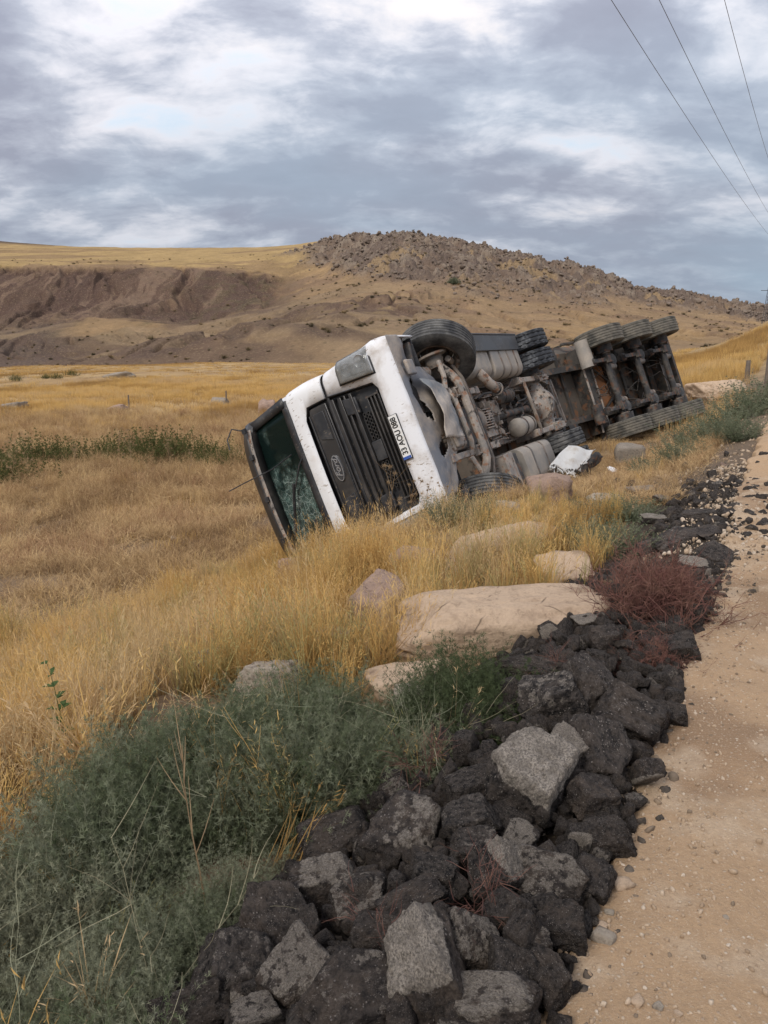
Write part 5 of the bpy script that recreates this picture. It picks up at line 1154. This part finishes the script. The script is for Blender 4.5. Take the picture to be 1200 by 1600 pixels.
n = 330; s = rs.uniform(4.9, 7.8, n); t = rs.uniform(-.2, .75, n); x, y = xy(s, t); z = base_z(s, t) + .01; r_ = .03 + .08 * rs.rand(n) ** 2
scatter('far_asphalt_rubble', [achunk(k, pl_, 3).copy() for k in range(5) for pl_ in (0, .5)], np.stack([x, y, z], 1), rs.rand(n, 3) * 6.28, r_[:, None] * (.7 + .6 * rs.rand(n, 3)), rs.rand(n), M['asphalt'])
pebbles('asphalt_crumbs', [(5200, -.5, 4.2, -.04, 1.15, .008, .050, 0, .38, False), (300, -.5, 3.5, .1, 1.0, .006, .02, .8, 1, False), (2500, 3.5, 9, -.2, .7, .01, .045, 0, .5, False), (3000, 7.5, 20, -.2, 2.4, .015, .06, .2, .9, False)])
# single stones on the road
for i, (cx, cy, w, lab) in enumerate(((900, 1420, 40, 'tan wedge-shaped stone between the black lumps and the road'), (924, 1408, 30, 'small tan stone at the road edge beside the wedge-shaped stone'), (942, 1482, 34, 'flat whitish stone on the road near the heap'), (994, 1580, 22, 'rounded stone on the road at the bottom edge of the picture'), (1028, 1586, 16, 'white pebble right of the rounded stone at the bottom'), (970, 1398, 28, 'flat tan stone half sunk in the road edge'), (1132, 1445, 10, 'lone small pale pebble in the middle of the road'), (950, 1440, 14, 'small pale pebble between the two flat stones on the road'), (940, 1463, 18, 'small tan pebble just above the flat whitish stone'), (1058, 1600, 12, 'tiny pale stone at the bottom of the road'))):
    p, k = ground(cx, cy); z = float(road_z(p.x, p.y)); W = w * k / F
    put('road_stone', poly_rock(400 + i, (W, W * .8, W * .5), 7, 3, .03, 14, .8), M['rock_pale' if i in (2, 4, 6, 7) else 'rock_tan'], (p.x, p.y, z + W * (.1 if i else .2)), (0, 0, i * 1.3), lab, 'stone')

# ------------------------------------------------------------------ grass and weeds
rs = np.random.RandomState(77)
GA = [blades(20, .55, .03, .42, .0046, rs, 4, .35) for _ in range(5)] + [blades(9, .72, .03, .30, .0036, rs, 4, .9) for _ in range(3)]
GB = [blades(22, .30, .06, 1.1, .0042, rs, 3, .1, curve=.6, flat=.62) for _ in range(5)] + [blades(16, .30, .04, .7, .002, rs, 3, .3) for _ in range(3)]
GF = [blades(60, .50, .22, .35, .008, rs, 2, 0) for _ in range(5)]
GFF = [blades(50, .48, .6, .35, .022, rs, 2, 0) for _ in range(4)]
tall_poly = [(-500, 1010), (60, 1000), (250, 930), (430, 875), (520, 868), (600, 848), (690, 815), (760, 798), (880, 772), (968, 800), (985, 850), (940, 900), (930, 935), (800, 960), (640, 1045), (640, 1100), (560, 1120), (400, 1090), (240, 1085), (190, 1170), (90, 1340), (-60, 1420), (-500, 1450)]
truck_c = np.array([(TM @ Vector((-1.3, y, z))).to_tuple() for y in (0, 6.5) for z in (0.3, 3)])
def under_truck(x, y):
    Mi = np.array(TM.inverted()); z = wz(x, y); P = np.stack([x, y, z, np.ones_like(x)]); L_ = Mi @ P
    Mi2 = np.array(TM2.inverted()); L2 = Mi2 @ P
    return ((L_[1] > .02) & (L_[1] < 6.6) & (L_[2] > .25) & (L_[2] < 3.3)) | ((L2[1] > -4.4) & (L2[1] < 3.4) & (L2[2] > .1) & (L2[2] < 2.5))
rock_obs = [(o.location.x, o.location.y, max(o.dimensions.x, .1) * .36, max(o.dimensions.y, .1) * .36, o.rotation_euler.z) for o in col.objects if o.name.startswith('boulder')]
def on_rock(x, y):
    r = np.zeros(x.shape, bool)
    for cx, cy, a, b, yaw in rock_obs:
        dx, dy = x - cx, y - cy; u = dx * math.cos(yaw) + dy * math.sin(yaw); v = -dx * math.sin(yaw) + dy * math.cos(yaw); r |= (u / a) ** 2 + (v / b) ** 2 < 1
    return r
def rotz(n, rs, tilt=.12): return np.stack([rs.normal(0, tilt, n), rs.normal(0, tilt, n), rs.rand(n) * 6.28], 1)
def sc3(s_, rs, v=.15): return np.stack([s_, s_, s_ * (1 + v * rs.randn(len(s_)))], 1)
def patch(x, y, f=.5, s=90): return np.clip(.5 + 2.2 * (fbm(x * f, y * f, o=3, s=s) - .5), 0, 1)
# tall gold grass on the bank
s, t, x, y, z, px, py, d = cand(52000, -1.5, 12.5, .9, 9, rs)
cl = fbm(x * 1.6, y * 1.6, o=3, s=91); clump = fbm(x * 4.5, y * 4.5, o=2, s=92)
ok = inpoly(px, py, tall_poly) & ~under_truck(x, y) & ~on_rock(x, y) & (rs.rand(len(x)) < .06 + 1.1 * ss(clump, .44, .62) * (.3 + .7 * ss(cl, .38, .55)))
x, y, z, cl, px, py = [a[ok] for a in (x, y, z, cl, px, py)]; n = len(x)
hs = .50 + .55 * cl; hs = hs * np.where(py < 860, .66, 1.0) * np.where((px > 740) & (py < 815), .7, 1.0) * (.7 + .55 * rs.rand(len(px))) * (1 - .30 * ss(-px, -520, -350) * (py < 960)); hs = hs * (1 - .35 * (on_rock(x, y - .25) | on_rock(x + .12, y - .15)))
tint = np.clip(patch(x, y, 1.2) * .8 + .15 * rs.randn(n) + .1, 0, .8); tint = np.where((fbm(x * 2, y * 2, s=95) > .56) & (rs.rand(n) < .35), .95, tint)
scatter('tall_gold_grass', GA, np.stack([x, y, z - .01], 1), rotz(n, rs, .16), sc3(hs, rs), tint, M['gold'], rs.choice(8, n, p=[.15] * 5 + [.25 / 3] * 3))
# matted straw in the open ground left of the cab
s, t, x, y, z, px, py, d = cand(90000, -6, 30, 2.0, 26, rs)
ok = (py > 655) & (py < 1120) & (px < 700) & (px > -400) & ~inpoly(px, py, [(p, q + 12) for p, q in tall_poly]) & ~under_truck(x, y) & ~on_rock(x, y)
bare = fbm(x * .9, y * .9, o=4, s=97); ok &= (bare < .51) | (rs.rand(len(x)) < .12); ok &= rs.rand(len(x)) < np.clip(.30 + d * .03, 0, 1)
x, y, z, px, py, d = [a[ok] for a in (x, y, z, px, py, d)]; n = len(x)
scatter('matted_straw', GB, np.stack([x, y, z], 1), rotz(n, rs, .2), sc3(.75 + .7 * rs.rand(n) + .02 * d, rs), np.clip(patch(x, y, .8, 98) + .2 * rs.randn(n), 0, 1), M['straw'])
# field grass, middle and far
s, t, x, y, z, px, py, d = cand(26000, -30, 75, 1.5, 75, rs)
ok = (d > 14) & ((py < 668 + 10 * rs.randn(len(x))) | (rs.rand(len(x)) < .10)) & ~under_truck(x, y) & (px > -500) & (px < 1500) & ~((t < 2.2) & (s < 14))
ok &= rs.rand(len(x)) < .35 + .9 * ss(fbm(x * .18, y * .18, o=3, s=99), .4, .62)
x, y, z, px, d, t = [a[ok] for a in (x, y, z, px, d, t)]; n = len(x); hs = .65 + .5 * rs.rand(n)
scatter('field_grass', GF, np.stack([x, y, z], 1), rotz(n, rs, .08), sc3(hs * np.where(d > 22, 1.15, .8), rs), np.clip(patch(x, y, .12, 100) * .9 + .12 * rs.randn(n), 0, 1) * .8, M['gold'])
s, t, x, y, z, px, py, d = cand(16000, -60, 170, 10, 190, rs); ok = (d > 55) & (px > -500) & (px < 1500) & (rs.rand(len(x)) < .25 + .9 * ss(fbm(x * .06, y * .06, o=3, s=101), .42, .6))
x, y, z = x[ok], y[ok], z[ok]; n = len(x)
scatter('far_field_grass', GFF, np.stack([x, y, z], 1), rotz(n, rs, .05), sc3(.6 + .4 * rs.rand(n), rs), np.clip(patch(x, y, .05, 102) * .7 + .15 * rs.randn(n), 0, .8), M['gold'])
# grass along the right: between rubble and trailer, and beyond
s, t, x, y, z, px, py, d = cand(9000, 6.5, 60, 1.0, 7, rs); ok = ~under_truck(x, y) & ~on_rock(x, y) & ~((s < 12) & (t < 1.3)) & (rs.rand(len(x)) < .2 + ss(fbm(x * .7, y * .7, o=3, s=103), .42, .6)) & ~inpoly(px, py, tall_poly)
ok |= (s < 12.5) & (t > 1.25) & (t < 3.2) & (rs.rand(len(x)) < .5) & ~under_truck(x, y) & ~on_rock(x, y)
x, y, z, d = x[ok], y[ok], z[ok], d[ok]; n = len(x)
scatter('bank_grass', GA, np.stack([x, y, z], 1), rotz(n, rs, .2), sc3((.35 + .35 * rs.rand(n)) * np.clip(d / 18, .9, 1.7) * np.where(t[ok] > 1.4, .45, 1), rs), np.clip(patch(x, y, .5, 104) + .2 * rs.randn(n), 0, 1), M['gold'])
s, t, x, y, z, px, py, d = cand(16000, 6.8, 22, .7, 4.2, rs); ok = ~on_rock(x, y) & (rs.rand(len(x)) < .25 + .8 * ss(fbm(x * 1.1, y * 1.1, o=3, s=113), .4, .58)) & ~inpoly(px, py, tall_poly)
x, y, z, d = x[ok], y[ok], z[ok], d[ok]; n = len(x)
scatter('bank_litter', GB, np.stack([x, y, z], 1), rotz(n, rs, .25), sc3((.5 + .5 * rs.rand(n)) * np.where(d > 13, .7, 1), rs), rs.rand(n), M['straw'])
# green feathery weeds in the foreground
SH = [shrub(44, .36, .05, rs, .040, .0017, 13, 3, 1.2) for _ in range(4)]
STM = [twigs(4, .40, .05, rs, .0010, 1.0, 1, .10) for _ in range(4)]
weed_poly = [(-500, 1900), (-500, 1500), (-60, 1490), (60, 1430), (150, 1330), (215, 1220), (270, 1150), (420, 1150), (560, 1150), (640, 1135), (700, 1110), (770, 1120), (800, 1190), (720, 1225), (600, 1250), (480, 1310), (430, 1390), (340, 1470), (260, 1570), (200, 1720), (170, 1900)]
s, t, x, y, z, px, py, d = cand(60000, -3, 4.5, .75, 4.5, rs)
ok = inpoly(px, py, weed_poly) & ~on_rock(x, y); k_ = np.where(ok)[0]; keep = []
cell = {}
for i in k_:
    key = (int(x[i] / .07), int(y[i] / .07))
    if key in cell: continue
    cell[key] = 1; keep.append(i)
keep = np.array(keep); x, y, z, px, py = [a[keep] for a in (x, y, z, px, py)]; n = len(x)
ed = np.clip(.5 + 3.6 * (fbm(x * 2.1, y * 2.1, o=3, s=105) - .5), 0, 1.25); ed = np.maximum(ed, .45 * ss(py, 1420, 1520)); kp = (ed > .22) | (rs.rand(n) < .18); x, y, z, px, py, ed = [a[kp] for a in (x, y, z, px, py, ed)]; n = len(x)
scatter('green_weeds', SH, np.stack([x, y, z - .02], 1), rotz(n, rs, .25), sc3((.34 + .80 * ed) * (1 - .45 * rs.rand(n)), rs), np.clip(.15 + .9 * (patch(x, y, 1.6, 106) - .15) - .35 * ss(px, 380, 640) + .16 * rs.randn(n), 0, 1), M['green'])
m_ = rs.rand(n) < .09
scatter('pale_weed_stems', STM, np.stack([x[m_], y[m_], z[m_] + .02], 1), rotz(m_.sum(), rs, .35), sc3(.7 + .5 * rs.rand(m_.sum()), rs), rs.rand(m_.sum()), M['palestem'])
m_ = rs.rand(n) < np.where((py < 1330) & (px < 480), .38, .10) * ss(fbm(x * 1.7, y * 1.7, o=2, s=107), .35, .6)
scatter('dry_blades_in_weeds', GA, np.stack([x[m_], y[m_], z[m_]], 1), rotz(m_.sum(), rs, .3), sc3(.4 + .4 * rs.rand(m_.sum()), rs), rs.rand(m_.sum()), M['gold'])
# separate green shrubs
def shrub_at(name, px_, py_, sc_, me, mat, label, cat='shrub', group=None, h=None, yaw=None):
    p, k = ground(px_, py_); o = link(name, me, mat); o.location = p - Vector((0, 0, .02)); o.rotation_euler = (0, 0, rs.rand() * 6 if yaw is None else yaw); o.scale = (sc_, sc_, sc_ * (h or 1)); return tag(o, label, cat, group)
BSH = [shrub(120, .5, .12, rs, .035, .0042, 13, 3, 1.15) for _ in range(3)]
def geomat(src, t):
    """material copy with a fixed tint for single (not scattered) plants"""
    m = src.copy(); nt = m.node_tree
    for nd in nt.nodes:
        if nd.type == 'ATTRIBUTE' and nd.attribute_type == 'INSTANCER':
            oi = nt.nodes.new('ShaderNodeTexNoise'); oi.inputs['Scale'].default_value = t; oi.inputs['Detail'].default_value = 4
            for l in list(nd.outputs['Fac'].links): nt.links.new(oi.outputs['Fac'], l.to_socket)
    return m
MG = geomat(M['green'], 6); MF = geomat(M['greenfield'], 3); MR = geomat(M['red'], 9); MD = geomat(M['drystem'], 5); ML = geomat(M['leafstem'], 9); MGo = geomat(M['gold'], 6)
shrub_at('green_shrub', 728, 1150, .46, BSH[0], MG, 'bright green feathery shrub below the right half of the big tan slab')
shrub_at('green_shrub', 700, 822, .85, BSH[1], MG, 'grey-green weed with reddish seed heads in front of the bumper corner', h=.8)
shrub_at('green_shrub', 760, 815, .7, BSH[2], MG, 'low green weed in front of the lower front tyre', h=.8)
shrub_at('green_shrub', 960, 862, .95, BSH[0], MG, 'green weed between the gold grass and the farther asphalt pile', h=.7)
shrub_at('green_shrub', 905, 850, .75, BSH[2], MG, 'small green weed at the right end of the tall gold grass', h=.7)
shrub_at('green_shrub', 985, 812, .85, BSH[1], MG, 'green weed just above the light grey sheet', h=.6)
shrub_at('green_shrub', 930, 815, .8, BSH[1], MG, 'dull green weed below the torn white panel', h=.7)
for i, (a_, b_, c_, lab) in enumerate(((1015, 745, .8, 'nearest'), (1060, 725, 1.0, 'second nearest'), (1090, 700, 1.2, 'third'), (1125, 678, 1.3, 'fourth'), (1150, 690, 1.1, 'one closest to the road'), (1160, 655, 1.5, 'next to last'), (1200, 640, 1.8, 'farthest'))):
    shrub_at('green_shrub', a_, b_, c_ * 1.1, BSH[i % 3], MG, 'grey-green weed on the road bank right of the trailer, %s of the row' % lab if 'one' not in lab else 'grey-green weed on the road bank right of the trailer, the one closest to the road', h=.75, group='weeds along the road bank')
# band of green bushes across the field
FB = [shrub(90, 1.0, .42, rs, .10, .010, 10, 3, 1.0, .005, .08) for _ in range(3)]
for i, (a_, b_, c_, lab) in enumerate(((-40, 745, 1.2, 'at the left picture edge'), (15, 760, 1.25, 'with dry stalks in front at the left'), (50, 732, 1.3, 'roundest and darkest of the band at the left'), (95, 728, 1.1, 'just right of the roundest one'), (160, 722, .9, 'in the gap at the left third of the band'), (205, 722, 1.15, 'left of the pale stalks in the middle of the band'), (245, 724, 1.3, 'behind the pale branching stalks'), (285, 722, 1.2, 'right of the pale branching stalks'), (330, 726, 1.0, 'sparse and yellowish near the cab'), (358, 732, .8, 'nearest to the cab roof'))):
    shrub_at('field_bush', a_, b_, c_, FB[i % 3], MF, 'green field bush, %s' % lab, 'bush', 'green bushes across the field', h=.95)
for i, (a_, b_, c_, lab) in enumerate(((25, 596, 1.0, 'leftmost'), (72, 592, .8, 'second from the left'), (90, 592, .9, 'middle'), (112, 588, 1.0, 'rightmost'))):
    shrub_at('field_bush', a_, b_, c_, FB[i % 3], MF, 'small dark bush on the crest of the field, %s of four' % lab, 'bush', 'bushes on the field crest')
# the red-brown shrub
RB = twigs(170, .34, .10, rs, .0016, 1.35, 2, .12)
for a_, b_, c_, h_, lab in ((1015, 980, 1.02, 1.0, 'dense dead red-brown shrub spilling over the asphalt toward the road, upper part'),):
    o = shrub_at('red_shrub', a_, b_, c_, RB, MR, 'dense dead red-brown shrub spilling over the asphalt beside the road', h=h_)
shrub_at('red_shrub', 1015, 1050, .50, RB, MR, 'lower trailing red-brown twigs hanging over the black slab', h=.8)
shrub_at('red_shrub', 1050, 945, .60, RB, MR, 'red-brown twigs at the road side of the dead shrub', h=.9)
RT = twigs(14, .22, .04, rs, .0013, 1.3, 1, .16)
for a_, b_, c_, lab in ((655, 1265, .9, 'thin red twigs sticking out at the left top of the heap'), (745, 1500, .7, 'thin red twigs between the lower asphalt chunks'), (600, 1560, .7, 'thin red twigs at the bottom of the heap'), (875, 1105, .7, 'thin red twigs on the upper asphalt chunks')):
    o = shrub_at('red_twigs', a_, b_, c_, RT, MR, lab, 'twigs'); o.location.z += .18
# dry stalks: tall single plants
def stalk(name, px_, py_, H, lean, label, heads=4, mat=MD, br=6, w=.0025, leaf=0, yaw=0, seed=1, lift=0):
    r_ = np.random.RandomState(seed); V = []; Fs = []; Hh = []; p = np.zeros(3); d = np.array([lean[0], lean[1], 1.]); d /= np.linalg.norm(d); P = [p]
    for k in range(10): d = d + r_.normal(0, .045, 3); d /= np.linalg.norm(d); p = p + d * H / 10; P.append(p)
    for sx in (np.array([1., 0, 0]), np.array([0, 1., 0])): strip(V, Fs, Hh, P, w, sx)
    tips = [P[-1]]
    for q in range(br):
        k = r_.randint(4, 10); e = d + r_.normal(0, .6, 3); e /= np.linalg.norm(e); L_ = H * r_.uniform(.12, .3); Q = [P[k] + e * L_ * f + np.array([0, 0, .25 * L_ * f * f]) for f in np.linspace(0, 1, 5)]; strip(V, Fs, Hh, Q, w * .6, np.array([1., 0, 0])); tips.append(Q[-1])
    for tp_ in tips[:heads + 1] if heads else []:
        for q in range(46):
            v = r_.normal(0, 1, 3); v[2] = v[2] * .7 + .25; v /= np.linalg.norm(v); s2 = np.cross(v, r_.normal(0, 1, 3)); s2 /= np.linalg.norm(s2); c = tp_; st_ = len(V); L_ = (H * .055 if name != 'thistle' else .032) * r_.uniform(.6, 1.1); V += [c - s2 * w * .5, c + s2 * w * .5, c + v * L_]; Hh += [1] * 3; Fs.append((st_, st_ + 1, st_ + 2))
    if leaf:
        for k in range(1, 11):
            for q in range(4):
                v = r_.normal(0, 1, 3); v[2] = abs(v[2]) * .3; v /= np.linalg.norm(v); s2 = np.cross(v, [0, 0, 1.]); c = P[k]; st_ = len(V); L_ = leaf * r_.uniform(.5, 1.1) * (1.3 - k * .07); V += [c, c + v * L_ * .5 + s2 * L_ * .26 + [0, 0, .2 * L_], c + v * L_, c + v * L_ * .5 - s2 * L_ * .26 + [0, 0, .2 * L_]]; Hh += [.7] * 4; Fs += [(st_, st_ + 1, st_ + 2), (st_, st_ + 2, st_ + 3)]
    g, k = ground(px_, py_); o = link(name, tri_mesh(name, V, Fs, Hh), mat); o.location = g + Vector((0, 0, lift)); o.rotation_euler = (0, 0, yaw); return tag(o, label, 'dry plant' if not leaf else 'plant')
stalk('leafy_stem', 118, 1215, .62, (-.12, 0), 'single upright stem with fresh green leaves in the gold grass at the left', 0, ML, 0, .004, .075, seed=3)
stalk('dry_stalk', 325, 1440, .62, (-.10, 0), 'tall bare yellow-brown stalk rising through the green weeds', 0, MD, 7, .0032, seed=4)
stalk('dry_stalk', 440, 1285, .55, (-.35, 0), 'long yellow stalk leaning left over the weeds toward the white boulder', 0, MGo, 3, .003, seed=5)
stalk('dry_stalk', 470, 1290, .42, (-.18, 0), 'shorter yellow stalk beside the long leaning one', 0, MGo, 2, .003, seed=15)
stalk('thistle', 462, 1262, .20, (.0, 0), 'dry spiky thistle heads in the middle of the green weeds', 6, MD, 8, .003, seed=6)
stalk('thistle', 938, 962, .22, (.05, 0), 'dry brown thistle at the right end of the big tan slab', 5, MD, 6, .0035, seed=7)
for i, (a_, b_, H_, lab) in enumerate(((612, 850, .95, 'tallest brown seed stalk in front of the grille'), (575, 852, .75, 'brown seed stalk in front of the lower edge of the grille badge side'), (640, 838, .70, 'brown seed stalk in front of the lower grille slats'), (660, 830, .55, 'short brown seed stalk at the bumper bottom'), (690, 822, .45, 'brown seed stalk in front of the number plate end of the bumper'), (505, 872, .5, 'brown seed stalk below the windscreen corner'))):
    stalk('seed_stalk', a_, b_, H_, (.02, 0), lab, 7, MD, 9, .0045, seed=20 + i)
for i, (a_, b_, H_, lab) in enumerate(((20, 770, 1.5, 'pale branching umbel stalk at the left picture edge'), (45, 765, 1.4, 'pale branching stalk right of the leftmost one'), (180, 748, 1.5, 'pale branching stalk before the green band, tallest'), (205, 745, 1.3, 'pale branching stalk close right of the tallest one'), (120, 750, 1.1, 'pale branching stalk between the two left groups'), (265, 748, 1.1, 'pale branching stalk before the right part of the green band'), (295, 760, 1.0, 'pale branching stalk left of the cab, thin'), (68, 830, 1.0, 'thin pale stalk in the straw at the left'))):
    stalk('umbel_stalk', a_, b_, H_, (.05, 0), lab, 9, MD, 14, .006, seed=40 + i)
# brushy dry weeds before the green band
DW = [twigs(40, .6, .15, rs, .004, 1.0, 1, .1) for _ in range(3)]
s, t, x, y, z, px, py, d = cand(9000, 0, 45, 4, 45, rs); ok = (py > 650) & (py < 800) & (px > -300) & (px < 420) & ~under_truck(x, y) & (rs.rand(len(x)) < .45)
x, y, z, d = x[ok], y[ok], z[ok], d[ok]; n = len(x); scatter('dry_weeds', DW, np.stack([x, y, z], 1), rotz(n, rs, .1), sc3(.5 + .5 * rs.rand(n), rs), rs.rand(n), M['straw'])

# ------------------------------------------------------------------ hillside boulders and scrub
def hz_at(ix_, jx_): return HX[ix_, jx_], HY[ix_, jx_], HZ[ix_, jx_]
rs = np.random.RandomState(31); HR = [poly_rock(500 + i, (1, .9, .8), 9, 2, .07, 14, .7) for i in range(6)]
pr = (rocky * (XC[None] > -100) * (XC[None] < 1400) * (.15 + ss(jag, .62, .9) + .8 * ss(a3, .5, .65)) * (RR[:, None] / 500)); pr = pr * np.gradient(XC)[None] * np.gradient(RR)[:, None]
ii = rs.choice(pr.size, 17000, p=(pr / pr.sum()).ravel()); i_, j_ = np.unravel_index(ii, pr.shape); x, y, z = hz_at(i_, j_); r_ = .45 + 2.6 * rs.rand(len(x)) ** 3.6; r_ *= np.where(rs.rand(len(x)) < .5, .6, 1)
scatter('hillside_boulders', HR, np.stack([x + rs.normal(0, .4, len(x)), y + rs.normal(0, .6, len(x)), z + r_ * .12], 1), np.stack([rs.normal(0, .3, len(x)), rs.normal(0, .3, len(x)), rs.rand(len(x)) * 6.3], 1), r_[:, None] * (.7 + .6 * rs.rand(len(x), 3)), rs.rand(len(x)), M['rock_hill'])
pr = ((XC[None] > -100) * (XC[None] < 1400) * (RR[:, None] > 200) * (RR[:, None] < 690) * (.12 + ss(a2, .5, .62) * (1 + 1.5 * (XX > 500)))) * np.gradient(XC)[None] * np.gradient(RR)[:, None]
ii = rs.choice(pr.size, 2000, p=(pr / pr.sum()).ravel()); i_, j_ = np.unravel_index(ii, pr.shape); x, y, z = hz_at(i_, j_); HS = [blades(60, 1.0, .32, .9, .07, rs, 2, 0) for _ in range(3)]
scatter('hillside_scrub', HS, np.stack([x, y, z], 1), rotz(len(x), rs), sc3(.5 + 1.2 * rs.rand(len(x)) ** 2.5, rs), rs.rand(len(x)), M['scrub'])
jx = int(np.argmin(abs(XC - 708))); irow = int(np.argmin(abs(RR - 500))); 
_, pyy, _ = project(HX[:, jx], HY[:, jx], HZ[:, jx]); cand_i = [i for i in range(len(RR)) if 430 < RR[i] < 600]; irow = min(cand_i, key=lambda i: abs(pyy[i] - 443))
o = link('hill_tree', shrub(160, 3.4, .9, rs, .5, .12, 9, 3, 1.5, .05), MG); o.location = (float(HX[irow, jx]), float(HY[irow, jx]), float(HZ[irow, jx]) - .3); tag(o, 'lone dark green tree among the rocks high on the rocky hill', 'tree')

# ------------------------------------------------------------------ fence posts, stake, power line, debris
def post(px_, py_, h, r_, label, name='fence_post', lean=0):
    p, k = ground(px_, py_); m = MB(); m.tube([(0, 0, -.2), (lean * .5, 0, h * .5), (lean, .02, h)], [r_, r_ * .95, r_ * .8], 8); o = m.build(name, M['wood']); o.location = p; return tag(o, label, 'post')
post(202, 640, 1.0, .06, 'thin dark fence post in the far gold field at the left'); post(354, 632, 1.0, .06, 'thin dark fence post in the far field left of the cab'); post(1167, 592, .62, .09, 'short weathered wooden stake behind the broad pale rock')
post(1196, 612, 1.1, .06, 'thin rusty post at the right picture edge beyond the weeds')
def wire(P, label):
    o = MB().tube(P, .009, 6).build('power_line', M['wire']); tag(o, label, 'cable', 'overhead wires')
for A, B, lab in (((955, 0, 9.0), (1197, 362, 9.6), 'leftmost of the three thin overhead wires'), ((1030, 0, 9.0), (1200, 332, 9.6), 'middle one of the three thin overhead wires'), ((1132, 0, 9.4), (1198, 240, 9.8), 'rightmost of the three thin overhead wires')):
    P = []
    for px_, py_, hh_ in (A, B): d = ray(px_, py_); k = hh_ / d[2]; P.append(np.array([d[0] * k, d[1] * k, CZ + hh_]))
    D = P[1] - P[0]; L_ = np.linalg.norm(D); pts = []
    for f in np.linspace(-1.2, 2.6, 70): q = P[0] + D * f; q[2] += .9 * (f - .5) ** 2 * (L_ / 60) - .22 * (L_ / 60); pts.append(q)
    wire(pts, lab)
# distant lattice pylon at the right edge
d = ray(1197, 500); px0 = np.array([d[0], d[1]]) * 170; zb = float(wz(px0[0], px0[1])); py = empty('pylon', (px0[0], px0[1], zb)); tag(py, 'slim distant lattice pylon at the right picture edge', 'pylon')
m = MB()
for a, b in ((1, 1), (1, -1), (-1, 1), (-1, -1)): m.tube([(a * .9, b * .9, 0), (a * .2, b * .2, 13)], .05, 5)
m.build('lattice_leg', M['wire'], py, kind='stuff'); m = MB()
for k in range(9):
    z0, z1 = k * 1.4, k * 1.4 + 1.4; w0, w1 = .9 - .7 * z0 / 13, .9 - .7 * z1 / 13
    for b in (-1, 1): m.tube([(-w0, b * w0, z0), (w1, b * w1, z1)], .03, 4); m.tube([(w0, b * w0, z0), (-w1, b * w1, z1)], .03, 4)
m.build('lattice_bracing', M['wire'], py, kind='stuff'); MB().box((0, 0, 12.2), (3.6, .12, .12)).build('cross_arm', M['wire'], py)
# torn white panel lying behind the front axle
tp_ = empty('torn_panel'); tag(tp_, 'torn white body panel with shredded edge leaning on the outer drive tyre', 'panel')
r2 = np.random.RandomState(9)
def wp(px_, py_, k): d = ray(px_, py_) * k; return np.array([d[0], d[1], CZ + d[2]])
kk = float(project(*[np.array(v) for v in (TM @ Vector((-1.1, 4.3, -.12)))])[2])
ca = wp(858, 728, kk - .25); cb = wp(888, 695, kk + .05); cc_ = wp(930, 705, kk + .1); cd_ = wp(898, 738, kk - .2); org = (ca + cc_) / 2
def quad(a, b, c, d, nu, nv, rag=()):
    G = []
    for i in range(nu):
        row = []
        for j in range(nv):
            u_, v_ = i / (nu - 1), j / (nv - 1); p = (a * (1 - u_) + b * u_) * (1 - v_) + (d * (1 - u_) + c * u_) * v_ - org
            p = p + .012 * np.array([math.sin(u_ * 7 + v_ * 3), math.cos(v_ * 6), math.sin(v_ * 9 + u_ * 5)])
            if ('i0' in rag and i == 0) or ('j1' in rag and j == nv - 1): p = p + r2.normal(0, .022, 3)
            row.append(p)
        G.append(row)
    return MB().grid(G)
quad(ca, cb, cc_, cd_, 14, 18, ('i0', 'j1')).build('panel_sheet', M['panel'], tp_, solid=.008)
quad(cd_, cc_, wp(944, 714, kk + .25), wp(912, 748, kk + .02), 10, 8, ('j1',)).build('panel_lip', M['steel_dark'], tp_, solid=.01)
m = MB()
for k in range(26):
    f = r2.rand(); b = ca * (1 - f) + cd_ * f - org; e1 = b + r2.normal(0, .03, 3) + [0, -.02, -.03]; m.tube([b, e1, e1 + r2.normal(0, .045, 3) + [-.01, 0, -.03]], [.010, .015, .003], 4)
m.build('shredded_edge', M['panel'], tp_, kind='stuff')
tp_.location = tuple(org)
def shard(px_, py_, w, label, mat='white_low', seed=1, lift=.02, ang=(0, 0, 0)):
    p, k = ground(px_, py_); W = w * k / F; r_ = np.random.RandomState(seed); n = 9; P = [(W * .5 * math.cos(2 * math.pi * q / n) * r_.uniform(.6, 1.1), W * .4 * math.sin(2 * math.pi * q / n) * r_.uniform(.5, 1.1)) for q in range(n)]
    o = MB().prism(P, 0, .008, 2).build('plastic_shard', M[mat]); o.location = p + Vector((0, 0, lift)); o.rotation_euler = ang; return tag(o, label, 'shard')
shard(956, 742, 22, 'small white plastic shard in the grass right of the torn panel', 'white', 1, .1, (.6, .2, .3)); shard(1003, 732, 16, 'dark shard beside the concrete lump', 'black', 2, .1, (1.2, .3, .3))
shard(271, 843, 20, 'small white scrap lying in the straw left of the cab', 'white', 3, .04, (.3, .1, .2)); 
p, k = ground(222, 846); m = MB(); m.tube([(-.2, 0, .03), (0, .01, .045), (.22, 0, .03)], .010, 5); o = m.build('dry_stick', M['wood']); o.location = p; tag(o, 'short dark stick lying in the straw beside the white scrap', 'stick')
